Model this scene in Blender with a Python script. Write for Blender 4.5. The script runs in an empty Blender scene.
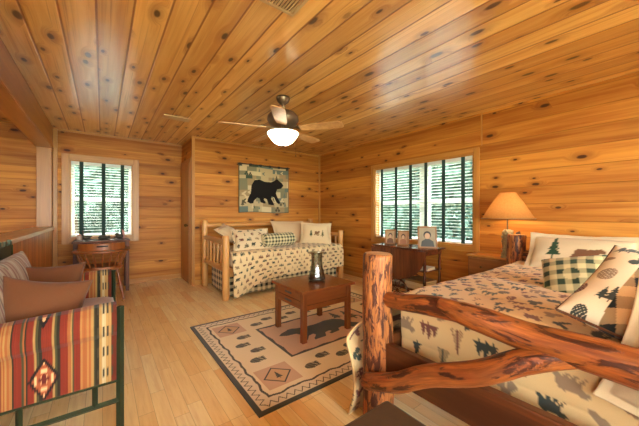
import bpy, bmesh, math, random
import numpy as np
from mathutils import Vector, Matrix, Euler
random.seed(7); RNG = np.random.default_rng(11)
SC = bpy.context.scene
COL = SC.collection
PI = math.pi

# ------------------------------------------------------------------ colours
def L(c):
    return c/12.92 if c <= .04045 else ((c+.055)/1.055)**2.4
def rgb(r, g, b):
    return (L(r/255), L(g/255), L(b/255))

# ------------------------------------------------------------------ node helper
class NG:
    def __init__(s, name):
        s.m = bpy.data.materials.new(name); s.m.use_nodes = True
        s.nt = s.m.node_tree
        for n in list(s.nt.nodes): s.nt.nodes.remove(n)
        s.out = s.nt.nodes.new('ShaderNodeOutputMaterial')
    def n(s, t): return s.nt.nodes.new(t)
    def put(s, sock, v):
        if isinstance(v, bpy.types.NodeSocket): s.nt.links.new(v, sock)
        elif isinstance(v, (tuple, list)):
            sock.default_value = (tuple(v)+(1,))[:4] if len(sock.default_value) == 4 else tuple(v)[:3]
        else: sock.default_value = v
    def math(s, op, a, b=0.0, c=0.0):
        n = s.n('ShaderNodeMath'); n.operation = op
        s.put(n.inputs[0], a); s.put(n.inputs[1], b)
        if op in ('MULTIPLY_ADD', 'SMOOTH_MIN', 'WRAP'): s.put(n.inputs[2], c)
        return n.outputs[0]
    def add(s, a, b): return s.math('ADD', a, b)
    def sub(s, a, b): return s.math('SUBTRACT', a, b)
    def mul(s, a, b): return s.math('MULTIPLY', a, b)
    def ramp(s, v, a, b, lo=0.0, hi=1.0):
        n = s.n('ShaderNodeMapRange'); n.interpolation_type = 'SMOOTHSTEP'
        s.put(n.inputs[0], v)
        if a > b: a, b, lo, hi = b, a, hi, lo
        n.inputs[1].default_value = a; n.inputs[2].default_value = b
        n.inputs[3].default_value = lo; n.inputs[4].default_value = hi
        return n.outputs[0]
    def vec(s, x, y, z):
        n = s.n('ShaderNodeCombineXYZ')
        for k, v in enumerate((x, y, z)): s.put(n.inputs[k], v)
        return n.outputs[0]
    def xyz(s, v):
        n = s.n('ShaderNodeSeparateXYZ'); s.put(n.inputs[0], v); return n.outputs
    def obj(s): return s.n('ShaderNodeTexCoord').outputs['Object']
    def attr(s, name, o='Vector'):
        n = s.n('ShaderNodeAttribute'); n.attribute_name = name; return n.outputs[o]
    def noise(s, v, scale=1, detail=3, rough=.55, dist=0.0):
        n = s.n('ShaderNodeTexNoise'); s.put(n.inputs['Vector'], v)
        n.inputs['Scale'].default_value = scale; n.inputs['Detail'].default_value = detail
        n.inputs['Roughness'].default_value = rough; n.inputs['Distortion'].default_value = dist
        return n.outputs['Fac']
    def white(s, v):
        n = s.n('ShaderNodeTexWhiteNoise'); n.noise_dimensions = '1D'; s.put(n.inputs['W'], v)
        return n.outputs['Value']
    def mix(s, f, a, b, mode='MIX'):
        n = s.n('ShaderNodeMix'); n.data_type = 'RGBA'; n.blend_type = mode
        s.put(n.inputs[0], f); s.put(n.inputs[6], a); s.put(n.inputs[7], b)
        return n.outputs[2]
    def bump(s, h, strength=.3, dist=.01):
        n = s.n('ShaderNodeBump'); n.inputs['Strength'].default_value = strength
        n.inputs['Distance'].default_value = dist; s.put(n.inputs['Height'], h)
        return n.outputs[0]
    def pbr(s, col, rough=.5, metal=0.0, normal=None, spec=.5, coat=0.0, coat_rough=.1, sheen=0.0, emit=None, estr=0.0, trans=0.0):
        p = s.n('ShaderNodeBsdfPrincipled')
        s.put(p.inputs['Base Color'], col); s.put(p.inputs['Roughness'], rough)
        p.inputs['Metallic'].default_value = metal
        p.inputs['Specular IOR Level'].default_value = spec
        p.inputs['Coat Weight'].default_value = coat; p.inputs['Coat Roughness'].default_value = coat_rough
        p.inputs['Sheen Weight'].default_value = sheen
        p.inputs['Transmission Weight'].default_value = trans
        if emit is not None:
            s.put(p.inputs['Emission Color'], emit); p.inputs['Emission Strength'].default_value = estr
        if normal is not None: s.put(p.inputs['Normal'], normal)
        s.nt.links.new(p.outputs[0], s.out.inputs[0])
        return s.m

def pine(name, along, across, bw, phase, light, mid, dark, rough=.4, tone=.28, knots=.5, coat=0.0, groove=.02, gdark=.72, gcol=rgb(96,50,20), streak=.25, ks=1.0, spec=.5, gold=rgb(200,142,60)):
    """knotty pine boards in world metres; along/across pick the axes"""
    g = NG(name); p = g.xyz(g.obj())
    ax = dict(x=p[0], y=p[1], z=p[2], h=None)
    al = g.add(p[0], p[1]) if along == 'h' else ax[along]
    ac = g.add(ax[across], phase)
    c = g.math('DIVIDE', ac, bw)
    bid = g.math('FLOOR', c); f = g.math('FRACT', c)
    r1 = g.white(bid); r2 = g.white(g.add(bid, 57.31))
    a2 = g.add(al, g.mul(r1, 37.7))
    # knots
    kv = g.vec(g.mul(a2, 2.3), g.mul(c, .95), g.mul(bid, .0))
    vo = g.n('ShaderNodeTexVoronoi'); vo.voronoi_dimensions = '2D'; g.put(vo.inputs['Vector'], kv)
    vo.inputs['Scale'].default_value = 1.0
    warp = g.mul(g.sub(g.noise(g.vec(g.mul(a2, 30), g.mul(ac, 50), 0), 1, 2), .5), .03)
    d = g.add(vo.outputs['Distance'], warp)
    cc = g.n('ShaderNodeSeparateColor'); g.put(cc.inputs[0], vo.outputs['Color'])
    on = g.ramp(cc.outputs[0], 1-knots-.02, 1-knots+.02)
    dk = g.math('DIVIDE', d, g.add(.04*ks, g.mul(cc.outputs[1], .075*ks)))
    knot = g.mul(g.ramp(dk, 1.05, .55), on)
    halo = g.mul(g.ramp(dk, 3.2, .9), on)
    # grain, bent round the knots
    bend = g.mul(halo, .35)
    gv = g.vec(g.mul(a2, 1.1), g.add(g.mul(ac, 26), g.mul(bend, 6)), g.mul(bid, 3.7))
    gr = g.noise(gv, 1.0, 4, .6, .6)
    gv2 = g.vec(g.mul(a2, .45), g.add(g.mul(ac, 7), bend), g.add(g.mul(bid, 9.1), 4.0))
    gr2 = g.noise(gv2, 1.0, 2, .5, 1.2)
    fac = g.math('MULTIPLY_ADD', gr, .55, g.mul(gr2, .55))
    fac = g.ramp(fac, .36, .74)
    col = g.mix(fac, light, mid)
    st = g.noise(g.vec(g.mul(a2, .6), g.add(g.mul(ac, 60), g.mul(bend, 9)), g.mul(bid, 5.3)), 1.0, 3, .6, .8)
    col = g.mix(g.mul(g.ramp(st, .54, .72), streak), col, dark)
    gn = g.noise(g.vec(g.mul(a2, .5), g.mul(ac, 3), g.mul(bid, 2.9)), 1.0, 2)
    col = g.mix(g.mul(g.ramp(gn, .5, .7), .5), col, gold)
    t = g.math('MULTIPLY_ADD', r2, tone, 1.0-tone*.55)
    col = g.mix(1.0, col, g.vec(t, g.math('POWER', t, 1.25), g.math('POWER', t, 1.5)), 'MULTIPLY')
    col = g.mix(g.mul(halo, .45), col, dark)
    col = g.mix(g.mul(knot, .92), col, rgb(62, 30, 14))
    e = g.math('MINIMUM', f, g.sub(1.0, f))
    gm = g.ramp(e, groove, groove*.35)
    col = g.mix(g.mul(gm, gdark), col, gcol)
    h = g.math('MULTIPLY_ADD', g.ramp(e, 0.0, groove*1.6), 1.0, g.mul(gr, .06))
    cup = g.mul(g.math('POWER', g.math('ABSOLUTE', g.sub(f, .5)), 2.0), -.6)
    nb = g.bump(g.add(h, cup), .55, .006)
    return g.pbr(col, g.math('MULTIPLY_ADD', gr, .12, rough-.06), normal=nb, coat=coat, coat_rough=.2, spec=spec)

def wood(name, light, dark, rough=.4, fine=34, coat=0.0, streak=1.0):
    """furniture wood, grain along the z of attribute lc"""
    g = NG(name); p = g.xyz(g.attr('lc'))
    v = g.vec(g.mul(p[0], fine), g.mul(p[1], fine), g.mul(p[2], fine*.07))
    n1 = g.noise(v, 1, 4, .6, .5)
    n2 = g.noise(g.vec(g.mul(p[0], fine*.25), g.mul(p[1], fine*.25), g.mul(p[2], fine*.03)), 1, 2)
    f = g.ramp(g.math('MULTIPLY_ADD', n1, .6*streak, g.mul(n2, .5)), .3, .8)
    return g.pbr(g.mix(f, light, dark), rough, normal=g.bump(n1, .15, .002), coat=coat)

def barklog(name, light, mid, bark, amount=.5, rough=.35, coat=.3, sc=1.0):
    g = NG(name); p = g.xyz(g.attr('lc'))
    def nz(a, b, d=4, r=.6, ds=.4): return g.noise(g.vec(g.mul(p[0], a), g.mul(p[1], a), g.mul(p[2], b)), 1, d, r, ds)
    n = nz(34*sc, 9*sc, 5, .66, .6); fine = nz(95, 7, 3, .6); med = nz(40, 4, 3); big = nz(11, 3, 2)
    col = g.mix(g.ramp(fine, .32, .68), light, mid)
    col = g.mix(g.mul(g.ramp(med, .42, .66), .6), col, tuple(x*.55 for x in mid))
    col = g.mix(g.mul(g.ramp(big, .5, .68), .45), col, rgb(134, 58, 22))
    m = g.ramp(g.math('MULTIPLY_ADD', big, .25, g.mul(n, .8)), 1-amount-.04, 1-amount+.03)
    col = g.mix(g.mul(m, .93), col, bark)
    return g.pbr(col, g.math('MULTIPLY_ADD', fine, .2, rough-.1), normal=g.bump(g.add(g.mul(m, .5), g.mul(fine, .5)), .7, .006), coat=coat, coat_rough=.2, spec=.35)

def plain(name, col, rough=.5, metal=0.0, var=.1, scale=20, coat=0.0, spec=.5):
    g = NG(name); n = g.noise(g.obj(), scale, 3)
    c2 = tuple(x*(1-var) for x in col)
    return g.pbr(g.mix(n, tuple(min(1, x*(1+var*.6)) for x in col), c2), rough, metal, normal=g.bump(n, .08, .003), coat=coat, spec=spec)

def clothmat(name, col=None, rough=.9, weave=420, sheen=.15, var=.08, wr=.25):
    """fabric; colour from the woven or printed pattern stored in 'pc', or one colour"""
    g = NG(name); p = g.attr('lc')
    base = g.attr('pc', 'Color') if col is None else col
    n = g.noise(p, weave, 2); n2 = g.noise(p, 9, 3)
    t = g.math('MULTIPLY_ADD', n, var*2, 1-var)
    c = g.mix(1.0, base, g.vec(t, t, t), 'MULTIPLY')
    return g.pbr(c, rough, normal=g.bump(g.add(g.mul(n, .15), n2), wr, .012), sheen=sheen, spec=.2)

# ------------------------------------------------------------------ mesh builder
class MB:
    def __init__(s): s.v, s.f, s.mi, s.sm, s.lc, s.M = [], [], [], [], [], Matrix.Identity(4)
    def raw(s, vs, fs, lcs=None, mi=0, smooth=False):
        o = len(s.v); off = random.random()*3
        for k, v in enumerate(vs):
            s.v.append(tuple(s.M @ Vector(v)))
            l = lcs[k] if lcs else v
            s.lc.append((l[0]+off, l[1]+off*.7, l[2]+off*1.9))
        for f in fs:
            s.f.append(tuple(o+i for i in f)); s.mi.append(mi); s.sm.append(smooth)
        return s
    def box(s, x0, x1, y0, y1, z0, z1, mi=0, axis=None):
        d = (x1-x0, y1-y0, z1-z0); k = axis if axis is not None else max(range(3), key=lambda i: d[i])
        vs = [(x, y, z) for z in (z0, z1) for y in (y0, y1) for x in (x0, x1)]
        pr = {0: (1, 2, 0), 1: (0, 2, 1), 2: (0, 1, 2)}[k]
        lcs = [(v[pr[0]], v[pr[1]], v[pr[2]]) for v in vs]
        return s.raw(vs, [(0,2,3,1),(4,5,7,6),(0,1,5,4),(2,6,7,3),(0,4,6,2),(1,3,7,5)], lcs, mi)
    def tube(s, pts, rad, n=12, mi=0, cap=True, wob=0.0, seed=0):
        pts = [Vector(p) for p in pts]; m = len(pts)
        if not hasattr(rad, '__len__'): rad = [rad]*m
        vs, lcs, fs = [], [], []; length = 0
        up = None
        for i in range(m):
            d = (pts[min(i+1, m-1)]-pts[max(i-1, 0)]).normalized()
            if up is None:
                a = Vector((0,0,1)) if abs(d.z) < .9 else Vector((1,0,0)); up = (a - d*a.dot(d)).normalized()
            else: up = (up - d*up.dot(d)).normalized()
            sd = d.cross(up)
            if i: length += (pts[i]-pts[i-1]).length
            for k in range(n):
                t = 2*PI*k/n
                r = rad[i]*(1+wob*(math.sin(2*t+seed+length*5)+.7*math.sin(3*t+seed*2.3+length*11)+.5*math.sin(5*t+length*23+seed)))
                vs.append(pts[i]+up*(math.cos(t)*r)+sd*(math.sin(t)*r)); lcs.append((math.cos(t)*rad[i], math.sin(t)*rad[i], length))
        for i in range(m-1):
            for k in range(n):
                a = i*n+k; b = i*n+(k+1) % n
                fs.append((a, b, b+n, a+n))
        s.raw(vs, fs, lcs, mi, n > 4)
        if cap:
            s.raw(vs[:n], [tuple(range(n))[::-1]], lcs[:n], mi); s.raw(vs[-n:], [tuple(range(n))], lcs[-n:], mi)
        return s
    def log(s, pts, rad, n=18, sub=6, wob=.03, seed=0, mi=0, endmi=None):
        """bent log through the points, with rounded ends"""
        P = [Vector(p) for p in pts]; R = rad if hasattr(rad, '__len__') else [rad]*len(P)
        q, rr = [], []
        for i in range(len(P)-1):
            p0, p1, p2, p3 = P[max(i-1, 0)], P[i], P[i+1], P[min(i+2, len(P)-1)]
            for k in range(sub):
                t = k/sub
                q.append(.5*((2*p1)+(p2-p0)*t+(2*p0-5*p1+4*p2-p3)*t*t+(3*p1-p0-3*p2+p3)*t**3)); rr.append(R[i]+(R[i+1]-R[i])*t)
        q.append(P[-1]); rr.append(R[-1])
        d0 = (q[0]-q[1]).normalized(); d1 = (q[-1]-q[-2]).normalized()
        q = [q[0]+d0*rr[0]*.12]+q+[q[-1]+d1*rr[-1]*.12]; rr = [rr[0]*.88]+rr+[rr[-1]*.88]
        o = len(s.f); s.tube(q, rr, n, mi, True, wob, seed)
        if endmi is not None: s.mi[-1] = endmi; s.mi[-2] = endmi
        return s
    def lathe(s, prof, n=24, c=(0,0,0), mi=0):
        vs, lcs, fs = [], [], []
        for r, z in prof:
            for k in range(n):
                t = 2*PI*k/n; vs.append((c[0]+r*math.cos(t), c[1]+r*math.sin(t), c[2]+z)); lcs.append((r*math.cos(t), r*math.sin(t), z))
        for i in range(len(prof)-1):
            for k in range(n):
                a = i*n+k; b = i*n+(k+1) % n; fs.append((a, b, b+n, a+n))
        s.raw(vs, fs, lcs, mi, True)
        return s
    def prism(s, poly, d0, d1, axis=2, mi=0):
        """polygon (a,b) pushed along an axis: 2 -> (a,b,d), 1 -> (a,d,b), 0 -> (d,a,b)"""
        def P(a, b, d): return (a, b, d) if axis == 2 else ((a, d, b) if axis == 1 else (d, a, b))
        n = len(poly); vs = [P(a, b, d0) for a, b in poly]+[P(a, b, d1) for a, b in poly]
        fs = [tuple(range(n))[::-1], tuple(range(n, 2*n))]+[(i, (i+1) % n, (i+1) % n+n, i+n) for i in range(n)]
        return s.raw(vs, fs, None, mi)
    def ball(s, c, r, n=12, m=8, mi=0):
        if not hasattr(r, '__len__'): r = (r, r, r)
        vs, fs = [], []
        for j in range(m+1):
            ph = PI*j/m
            for k in range(n):
                t = 2*PI*k/n; vs.append((c[0]+r[0]*math.sin(ph)*math.cos(t), c[1]+r[1]*math.sin(ph)*math.sin(t), c[2]+r[2]*math.cos(ph)))
        for j in range(m):
            for k in range(n):
                a = j*n+k; b = j*n+(k+1) % n; fs.append((a, a+n, b+n, b))
        return s.raw(vs, fs, None, mi, True)
    def build(s, name, mats, parent=None, bevel=0.0, loc=None):
        me = bpy.data.meshes.new(name); me.from_pydata(s.v, [], s.f)
        mats = mats if isinstance(mats, (list, tuple)) else [mats]
        for m in mats: me.materials.append(m)
        me.polygons.foreach_set('material_index', s.mi); me.polygons.foreach_set('use_smooth', s.sm)
        a = me.attributes.new('lc', 'FLOAT_VECTOR', 'POINT'); a.data.foreach_set('vector', [c for l in s.lc for c in l])
        bm = bmesh.new(); bm.from_mesh(me); bmesh.ops.recalc_face_normals(bm, faces=bm.faces); bm.to_mesh(me); bm.free()
        me.update()
        o = bpy.data.objects.new(name, me); COL.objects.link(o)
        if parent: o.parent = parent
        if loc: o.location = loc
        if bevel:
            b = o.modifiers.new('edges', 'BEVEL'); b.width = bevel; b.segments = 2; b.limit_method = 'ANGLE'; b.angle_limit = math.radians(50)
        return o

def tag(o, label, cat, group=None, kind=None):
    o['label'] = label; o['category'] = cat
    if group: o['group'] = group
    if kind: o['kind'] = kind
    return o
def thing(name, label, cat, loc=(0,0,0), rotz=0.0, group=None):
    o = bpy.data.objects.new(name, None); COL.objects.link(o); o.empty_display_size = .1
    o.location = loc; o.rotation_euler = (0, 0, rotz)
    return tag(o, label, cat, group)
def struct(o, label=None):
    o['kind'] = 'structure'
    if label: o['label'] = label
    return o
def dup(root, label=None):
    r = root.copy(); COL.objects.link(r)
    if label: r['label'] = label
    for ch in list(root.children):
        c = ch.copy(); COL.objects.link(c); c.parent = r
        for q in list(ch.children):
            d = q.copy(); COL.objects.link(d); d.parent = c
    return r

# ------------------------------------------------------------------ cloth as numpy grids
def grid_obj(name, P, mat, col=None, uv=None, keep=None, parent=None, solid=0.0, smooth=True):
    """P: (n,m,3). col: (n,m,3) linear. keep: (n-1,m-1) bool"""
    n, m = P.shape[:2]
    idx = np.arange(n*m).reshape(n, m)
    F = np.stack([idx[:-1, :-1], idx[1:, :-1], idx[1:, 1:], idx[:-1, 1:]], -1).reshape(-1, 4)
    if keep is not None: F = F[keep.reshape(-1)]
    return np_mesh(name, P.reshape(-1, 3), F, mat, None if col is None else col.reshape(-1, 3), None if uv is None else uv.reshape(-1, 3), parent, solid, smooth)
def np_mesh(name, V, F, mat, col=None, lc=None, parent=None, solid=0.0, smooth=True):
    me = bpy.data.meshes.new(name)
    me.vertices.add(len(V)); me.vertices.foreach_set('co', np.ascontiguousarray(V, dtype=np.float32).reshape(-1))
    k = F.shape[1]
    me.loops.add(F.size); me.loops.foreach_set('vertex_index', np.ascontiguousarray(F, dtype=np.int32).reshape(-1))
    me.polygons.add(len(F)); me.polygons.foreach_set('loop_start', np.arange(0, F.size, k, dtype=np.int32))
    me.update(calc_edges=True)
    me.polygons.foreach_set('use_smooth', np.full(len(F), smooth))
    if col is not None:
        a = me.color_attributes.new('pc', 'FLOAT_COLOR', 'POINT')
        a.data.foreach_set('color', np.concatenate([col, np.ones((len(col), 1))], 1).astype(np.float32).reshape(-1))
    a = me.attributes.new('lc', 'FLOAT_VECTOR', 'POINT')
    a.data.foreach_set('vector', np.ascontiguousarray(V if lc is None else lc, dtype=np.float32).reshape(-1))
    me.materials.append(mat); me.validate()
    o = bpy.data.objects.new(name, me); COL.objects.link(o)
    if parent: o.parent = parent
    if solid:
        s = o.modifiers.new('thick', 'SOLIDIFY'); s.thickness = solid; s.offset = 0
    return o
def sst(x, a, b):
    t = np.clip((x-a)/(b-a), 0, 1); return t*t*(3-2*t)
def wav(u, v, seed, sc=1.0):
    r = np.random.default_rng(seed); o = 0
    for k in range(7):
        fx, fy = r.uniform(-1, 1, 2)*sc*(4+4*k); o = o+np.sin(u*fx+v*fy+r.uniform(0, 6.3))/(1+.8*k)
    return o/2.2
def pip(poly, x, y):
    r = np.zeros(x.shape, bool); n = len(poly)
    for i in range(n):
        x0, y0 = poly[i]; x1, y1 = poly[(i+1) % n]
        if y0 == y1: continue
        c = (y0 > y) != (y1 > y)
        r ^= c & (x < (x1-x0)*(y-y0)/(y1-y0)+x0)
    return r
# silhouettes in a unit box
_b = [(352,182),(340,165),(322,153),(313,145),(300,147),(294,154),(270,166),(230,167),(200,158),(170,165),(152,195),(148,240),(130,275),(128,292),(145,301),(162,300),(166,285),(185,265),(200,270),(207,292),(236,297),(238,285),(226,275),(230,265),(245,270),(256,301),(290,303),(288,290),(272,265),(275,250),(290,255),(306,286),(325,298),(329,285),(312,255),(302,230),(310,205),(335,200)]
BEAR = [((x-240)/225, (224-y)/225) for x, y in _b]
def pine_poly(k=4, w=.32):
    r = [(0.0, .5)]
    for i in range(k):
        y = .5-(i+1)*.85/k; r += [(w*(i+1.2)/(k+.2), y), (w*(i+1.2)/(k+.2)*.45, y+.03)]
    r += [(.035, -.35), (.035, -.5)]
    return r+[(-x, y) for x, y in r[::-1] if x != 0]
PINE = pine_poly()
def motif(kind, x, y):
    if kind == 'pine': return pip(PINE, x, y)
    if kind == 'pines':
        return pip(PINE, (x+.3)/.75, (y+.08)/.8) | pip(PINE, x/.8, y) | pip(PINE, (x-.3)/.75, (y+.12)/.76)
    if kind == 'bear': return pip(BEAR, x, y)
    if kind == 'leaves':
        a = (x*.8+y*.6, -x*.6+y*.8); b = (x*.8-y*.6, x*.6+y*.8)
        e1 = ((a[0])/.46)**2+((a[1]-.16)/.13)**2 < 1; e2 = (b[0]/.46)**2+((b[1]+.16)/.13)**2 < 1
        return e1 | e2
    if kind == 'cone':
        e = (x/.3)**2+(y/.42)**2 < 1
        return e & ((np.sin((x+y)*42) > -.75) | (np.sin((x-y)*42) > .2))
    if kind == 'fern':
        st = (np.abs(x) < .03) & (np.abs(y) < .5)
        return st | ((np.abs(x) < .26*(.55-y)) & (np.sin((y-np.abs(x)*.7)*52) > .1) & (np.abs(y) < .48))
    if kind == 'twig':
        return ((x/.2)**2+((y-.22)/.22)**2 < 1) | (((x-.2)/.2)**2+((y+.14)/.2)**2 < 1) | (((x+.22)/.2)**2+((y+.12)/.2)**2 < 1)
    if kind == 'fish':
        return ((x/.34)**2+(y/.17)**2 < 1) | ((x < -.28) & (x > -.5) & (np.abs(y) < (-.25-x)*.8+.03))
INKS = [rgb(66,72,62), rgb(60,62,54), rgb(118,78,60), rgb(84,78,62), rgb(146,118,90), rgb(112,66,54)]
CREAM = rgb(222, 200, 164)
def print_cloth(u, v, cw=.17, ch=.135, size=.115, seed=1, base=CREAM, kinds=('pines','bear','leaves','cone','fern','twig','pine','pines')):
    r = np.random.default_rng(seed)
    C = np.empty(u.shape+(3,)); C[:] = base
    j0, j1 = int(np.floor(v.min()/ch)), int(np.ceil(v.max()/ch)); i0, i1 = int(np.floor(u.min()/cw))-1, int(np.ceil(u.max()/cw))+1
    for j in range(j0, j1+1):
        for i in range(i0, i1+1):
            cx = (i+.5*(j % 2))*cw+r.uniform(-.012, .012)*cw/.17; cy = (j+.5)*ch+r.uniform(-.006, .006)
            k = kinds[int(r.integers(len(kinds)))]; ink = INKS[int(r.integers(len(INKS)))]
            s = size*r.uniform(.9, 1.12); fl = r.choice([-1, 1])
            m = (np.abs(u-cx) < s*.75) & (np.abs(v-cy) < s*.6)
            if not m.any(): continue
            mm = motif(k, (u[m]-cx)/s*fl, (v[m]-cy)/s)
            t = C[m]; t[mm] = ink; C[m] = t
    return C
def check(u, v, p, ca, cb):
    a = (np.floor(u/p).astype(int) % 2)+(np.floor(v/p).astype(int) % 2)
    ca, cb = np.array(ca), np.array(cb); mid = (ca*.45+cb*.55)
    return np.where((a == 0)[..., None], ca, np.where((a == 1)[..., None], mid, cb))

def pillow(name, W, H, T, mat, colf=None, flange=0.0, seed=1, n=44, pinch=.06, wr=.006, parent=None, p=.42):
    """closed cushion lying in local xy, puffed along z; both faces one mesh"""
    a = np.sin(np.linspace(-PI/2, PI/2, n)); a = .45*a+.55*np.linspace(-1, 1, n)
    U, V = np.meshgrid(a, a, indexing='ij')
    X = U*W/2*(1-pinch*(1-V**2)); Y = V*H/2*(1-pinch*(1-U**2))
    fu, fv = (1-2*flange/W), (1-2*flange/H)
    ui = np.clip(np.abs(U)/fu, 0, 1); vi = np.clip(np.abs(V)/fv, 0, 1)
    h = T/2*((1-ui**2.2)*(1-vi**2.2))**p
    Vs, Fs, Cs = [], [], []
    idx = np.arange(n*n).reshape(n, n)
    for sgn in (1, -1):
        w = wav(X, Y, seed+(sgn > 0), 2.2)*wr*np.clip(h/(T/2)*3, 0, 1)
        Z = sgn*(h+w+.0015)
        if flange: Z = Z+np.where((ui >= 1) | (vi >= 1), wav(X, Y, seed+9, 5)*.008, 0)
        Vs.append(np.stack([X, Y, Z], -1).reshape(-1, 3))
        F = np.stack([idx[:-1, :-1], idx[1:, :-1], idx[1:, 1:], idx[:-1, 1:]], -1).reshape(-1, 4)
        if sgn < 0: F = F[:, ::-1]
        Fs.append(F+(0 if sgn > 0 else n*n))
        if colf: Cs.append(colf(X, Y).reshape(-1, 3))
    ring = np.concatenate([idx[0, :-1], idx[:-1, -1], idx[-1, :0:-1], idx[:0:-1, 0]])
    nx = np.roll(ring, -1)
    Fs.append(np.stack([ring, nx, nx+n*n, ring+n*n], -1))
    V3 = np.concatenate(Vs)
    return np_mesh(name, V3, np.concatenate(Fs), mat, np.concatenate(Cs) if colf else None, V3+seed, parent)
def piping(W, H, r, mat, parent, pinch=.06, name='piping'):
    pts = []
    for e in range(4):
        for t in np.linspace(-1, 1, 12)[:-1]:
            u, v = [(t, -1), (1, t), (-t, 1), (-1, -t)][e]
            pts.append((u*W/2*(1-pinch*(1-v*v)), v*H/2*(1-pinch*(1-u*u)), 0))
    pts.append(pts[0])
    return MB().tube(pts, r, 6, cap=False).build(name, mat, parent)
def pose(o, loc, xdir, normal):
    """place a cushion: its local x along xdir, its puffed side along normal"""
    nz = Vector(normal).normalized(); x = Vector(xdir); x = (x-nz*x.dot(nz)).normalized(); y = nz.cross(x)
    M = Matrix((x, y, nz)).transposed().to_4x4(); M.translation = Vector(loc); o.matrix_world = M
    o.rotation_mode = 'XYZ'
    return o
# ================================================================== materials
PL, PM, PD = rgb(204,146,70), rgb(168,102,40), rgb(116,58,20)
WALL_H = pine('pine_boards_wall', 'h', 'z', .187, .02, rgb(198,132,54), rgb(160,92,30), rgb(110,54,18), .5, spec=.25, gold=rgb(196,130,46), tone=.36, knots=.55, groove=.014, gdark=.6)
WALL_V = pine('pine_boards_upright', 'z', 'y', .11, .0, rgb(206,132,64), rgb(170,98,42), PD, .4, knots=.25)
CEIL = pine('pine_boards_ceiling', 'y', 'x', .185, .03, rgb(232,186,116), rgb(204,146,78), rgb(140,80,34), .34, gold=rgb(226,168,84), tone=.42, coat=.85, knots=.8, groove=.046, gdark=.82, gcol=rgb(128,68,26), streak=.45, ks=1.35)
TRIM = wood('pine_trim', rgb(192,134,60), rgb(162,104,42), .38, 24)
BEAMW = wood('pine_beam', rgb(184,122,54), rgb(150,92,36), .36, 18)
CAPW = wood('pine_ledge', rgb(222,192,156), rgb(196,150,104), .35, 24)
DOORW = wood('brown_door', rgb(184,124,56), rgb(150,94,38), .4, 20)
def floor_mat():
    g = NG('laminate_floor'); p = g.xyz(g.obj())
    w = .083; c = g.math('DIVIDE', p[0], w); b = g.math('FLOOR', c); f = g.math('FRACT', c)
    r = g.white(b); y = g.math('DIVIDE', g.add(p[1], g.mul(r, 9.0)), .62)
    yb = g.math('FLOOR', y); yf = g.math('FRACT', y)
    r2 = g.white(g.math('MULTIPLY_ADD', b, 17.13, g.mul(yb, 3.71)))
    gr = g.noise(g.vec(g.mul(p[0], 60), g.mul(p[1], 3.2), g.mul(r2, 50)), 1, 4, .6, .4)
    gr2 = g.noise(g.vec(g.mul(p[0], 14), g.mul(p[1], 1.4), g.mul(r2, 31)), 1, 3, .5, 1.5)
    n = g.n('ShaderNodeValToRGB'); g.put(n.inputs[0], r2)
    e = n.color_ramp.elements; e[0].color = rgb(236,190,126)+(1,); e[1].color = rgb(250,230,180)+(1,)
    k = e.new(.12); k.color = rgb(243,206,142)+(1,); k = e.new(.5); k.color = rgb(247,218,160)+(1,)
    col = g.mix(g.mul(g.ramp(g.add(g.mul(gr, .6), g.mul(gr2, .5)), .4, .8), .45), n.outputs[0], rgb(206,152,92))
    s1 = g.ramp(g.math('MINIMUM', f, g.sub(1.0, f)), .016, .006)
    s2 = g.ramp(g.math('MINIMUM', yf, g.sub(1.0, yf)), .0026, .001)
    s = g.math('MAXIMUM', s1, s2)
    col = g.mix(g.mul(s, .6), col, rgb(120,76,36))
    return g.pbr(col, g.math('MULTIPLY_ADD', gr, .1, .24), normal=g.bump(g.add(g.mul(gr, .08), g.sub(1.0, s)), .1, .002), spec=.45)
FLOOR = floor_mat()
LOGPALE = wood('peeled_pale_log', rgb(216,160,92), rgb(176,112,52), .35, 22, coat=.2)
LOGBARK = barklog('log_with_bark_patches', rgb(190,120,62), rgb(152,84,38), rgb(66,28,16), .46, .5, .05)
LOGRED = barklog('varnished_branch', rgb(166,92,40), rgb(126,64,26), rgb(62,27,13), .42, .48, .05, .6)
LOGEND = wood('log_end', rgb(205,160,110), rgb(170,118,70), .5, 14)
PLANK = wood('reddish_plank', rgb(132,70,30), rgb(72,35,15), .4, 20, coat=.1, streak=1.3)
CHERRY = wood('cherry_wood', rgb(136,74,34), rgb(100,50,22), .26, 26, coat=.35)
MAHOG = wood('dark_mahogany', rgb(112,58,30), rgb(70,32,17), .25, 26, coat=.4)
CHAIRW = wood('oak_chair_wood', rgb(168,96,44), rgb(120,62,26), .32, 28, coat=.25)
DESKW = wood('dark_desk_wood', rgb(112,58,32), rgb(74,36,20), .55, 26)
NIGHTW = wood('brown_chest_wood', rgb(150,96,48), rgb(112,66,30), .35, 26)
FRAMEW = wood('picture_frame_wood', rgb(160,110,62), rgb(116,74,38), .4, 40)
BLADEW = wood('fan_blade_wood', rgb(214,168,112), rgb(180,128,76), .35, 24)
GREENM = plain('dark_green_metal', rgb(52,62,42), .45, .5, .2)
BRONZE = plain('dark_bronze_metal', rgb(132,110,90), .45, .7)
BLACKM = plain('black_metal', rgb(26,24,22), .4, .6)
BRASS = plain('dark_brass', rgb(110,82,48), .4, .9)
WHITEP = plain('white_vinyl', rgb(236,236,228), .4, 0, .03)
SLAT = plain('white_blind_slat', rgb(214,218,212), .45, 0, .03)
TAPE = clothmat('green_ladder_tape', rgb(52,70,66), wr=.05)
VENTM = plain('tan_vent_metal', rgb(196,166,126), .45, .1, .05)
DARKV = plain('vent_shadow_gap', rgb(92,62,40), .7)
LEATHER = plain('brown_leather', rgb(66,48,32), .42, 0, .35, 30, coat=.1)
PLAINC = clothmat('cream_cotton', rgb(222,202,170))
WHITEC = clothmat('white_cotton', rgb(208,180,140))
PRINTC = clothmat('printed_cotton', wr=.3)
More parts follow.
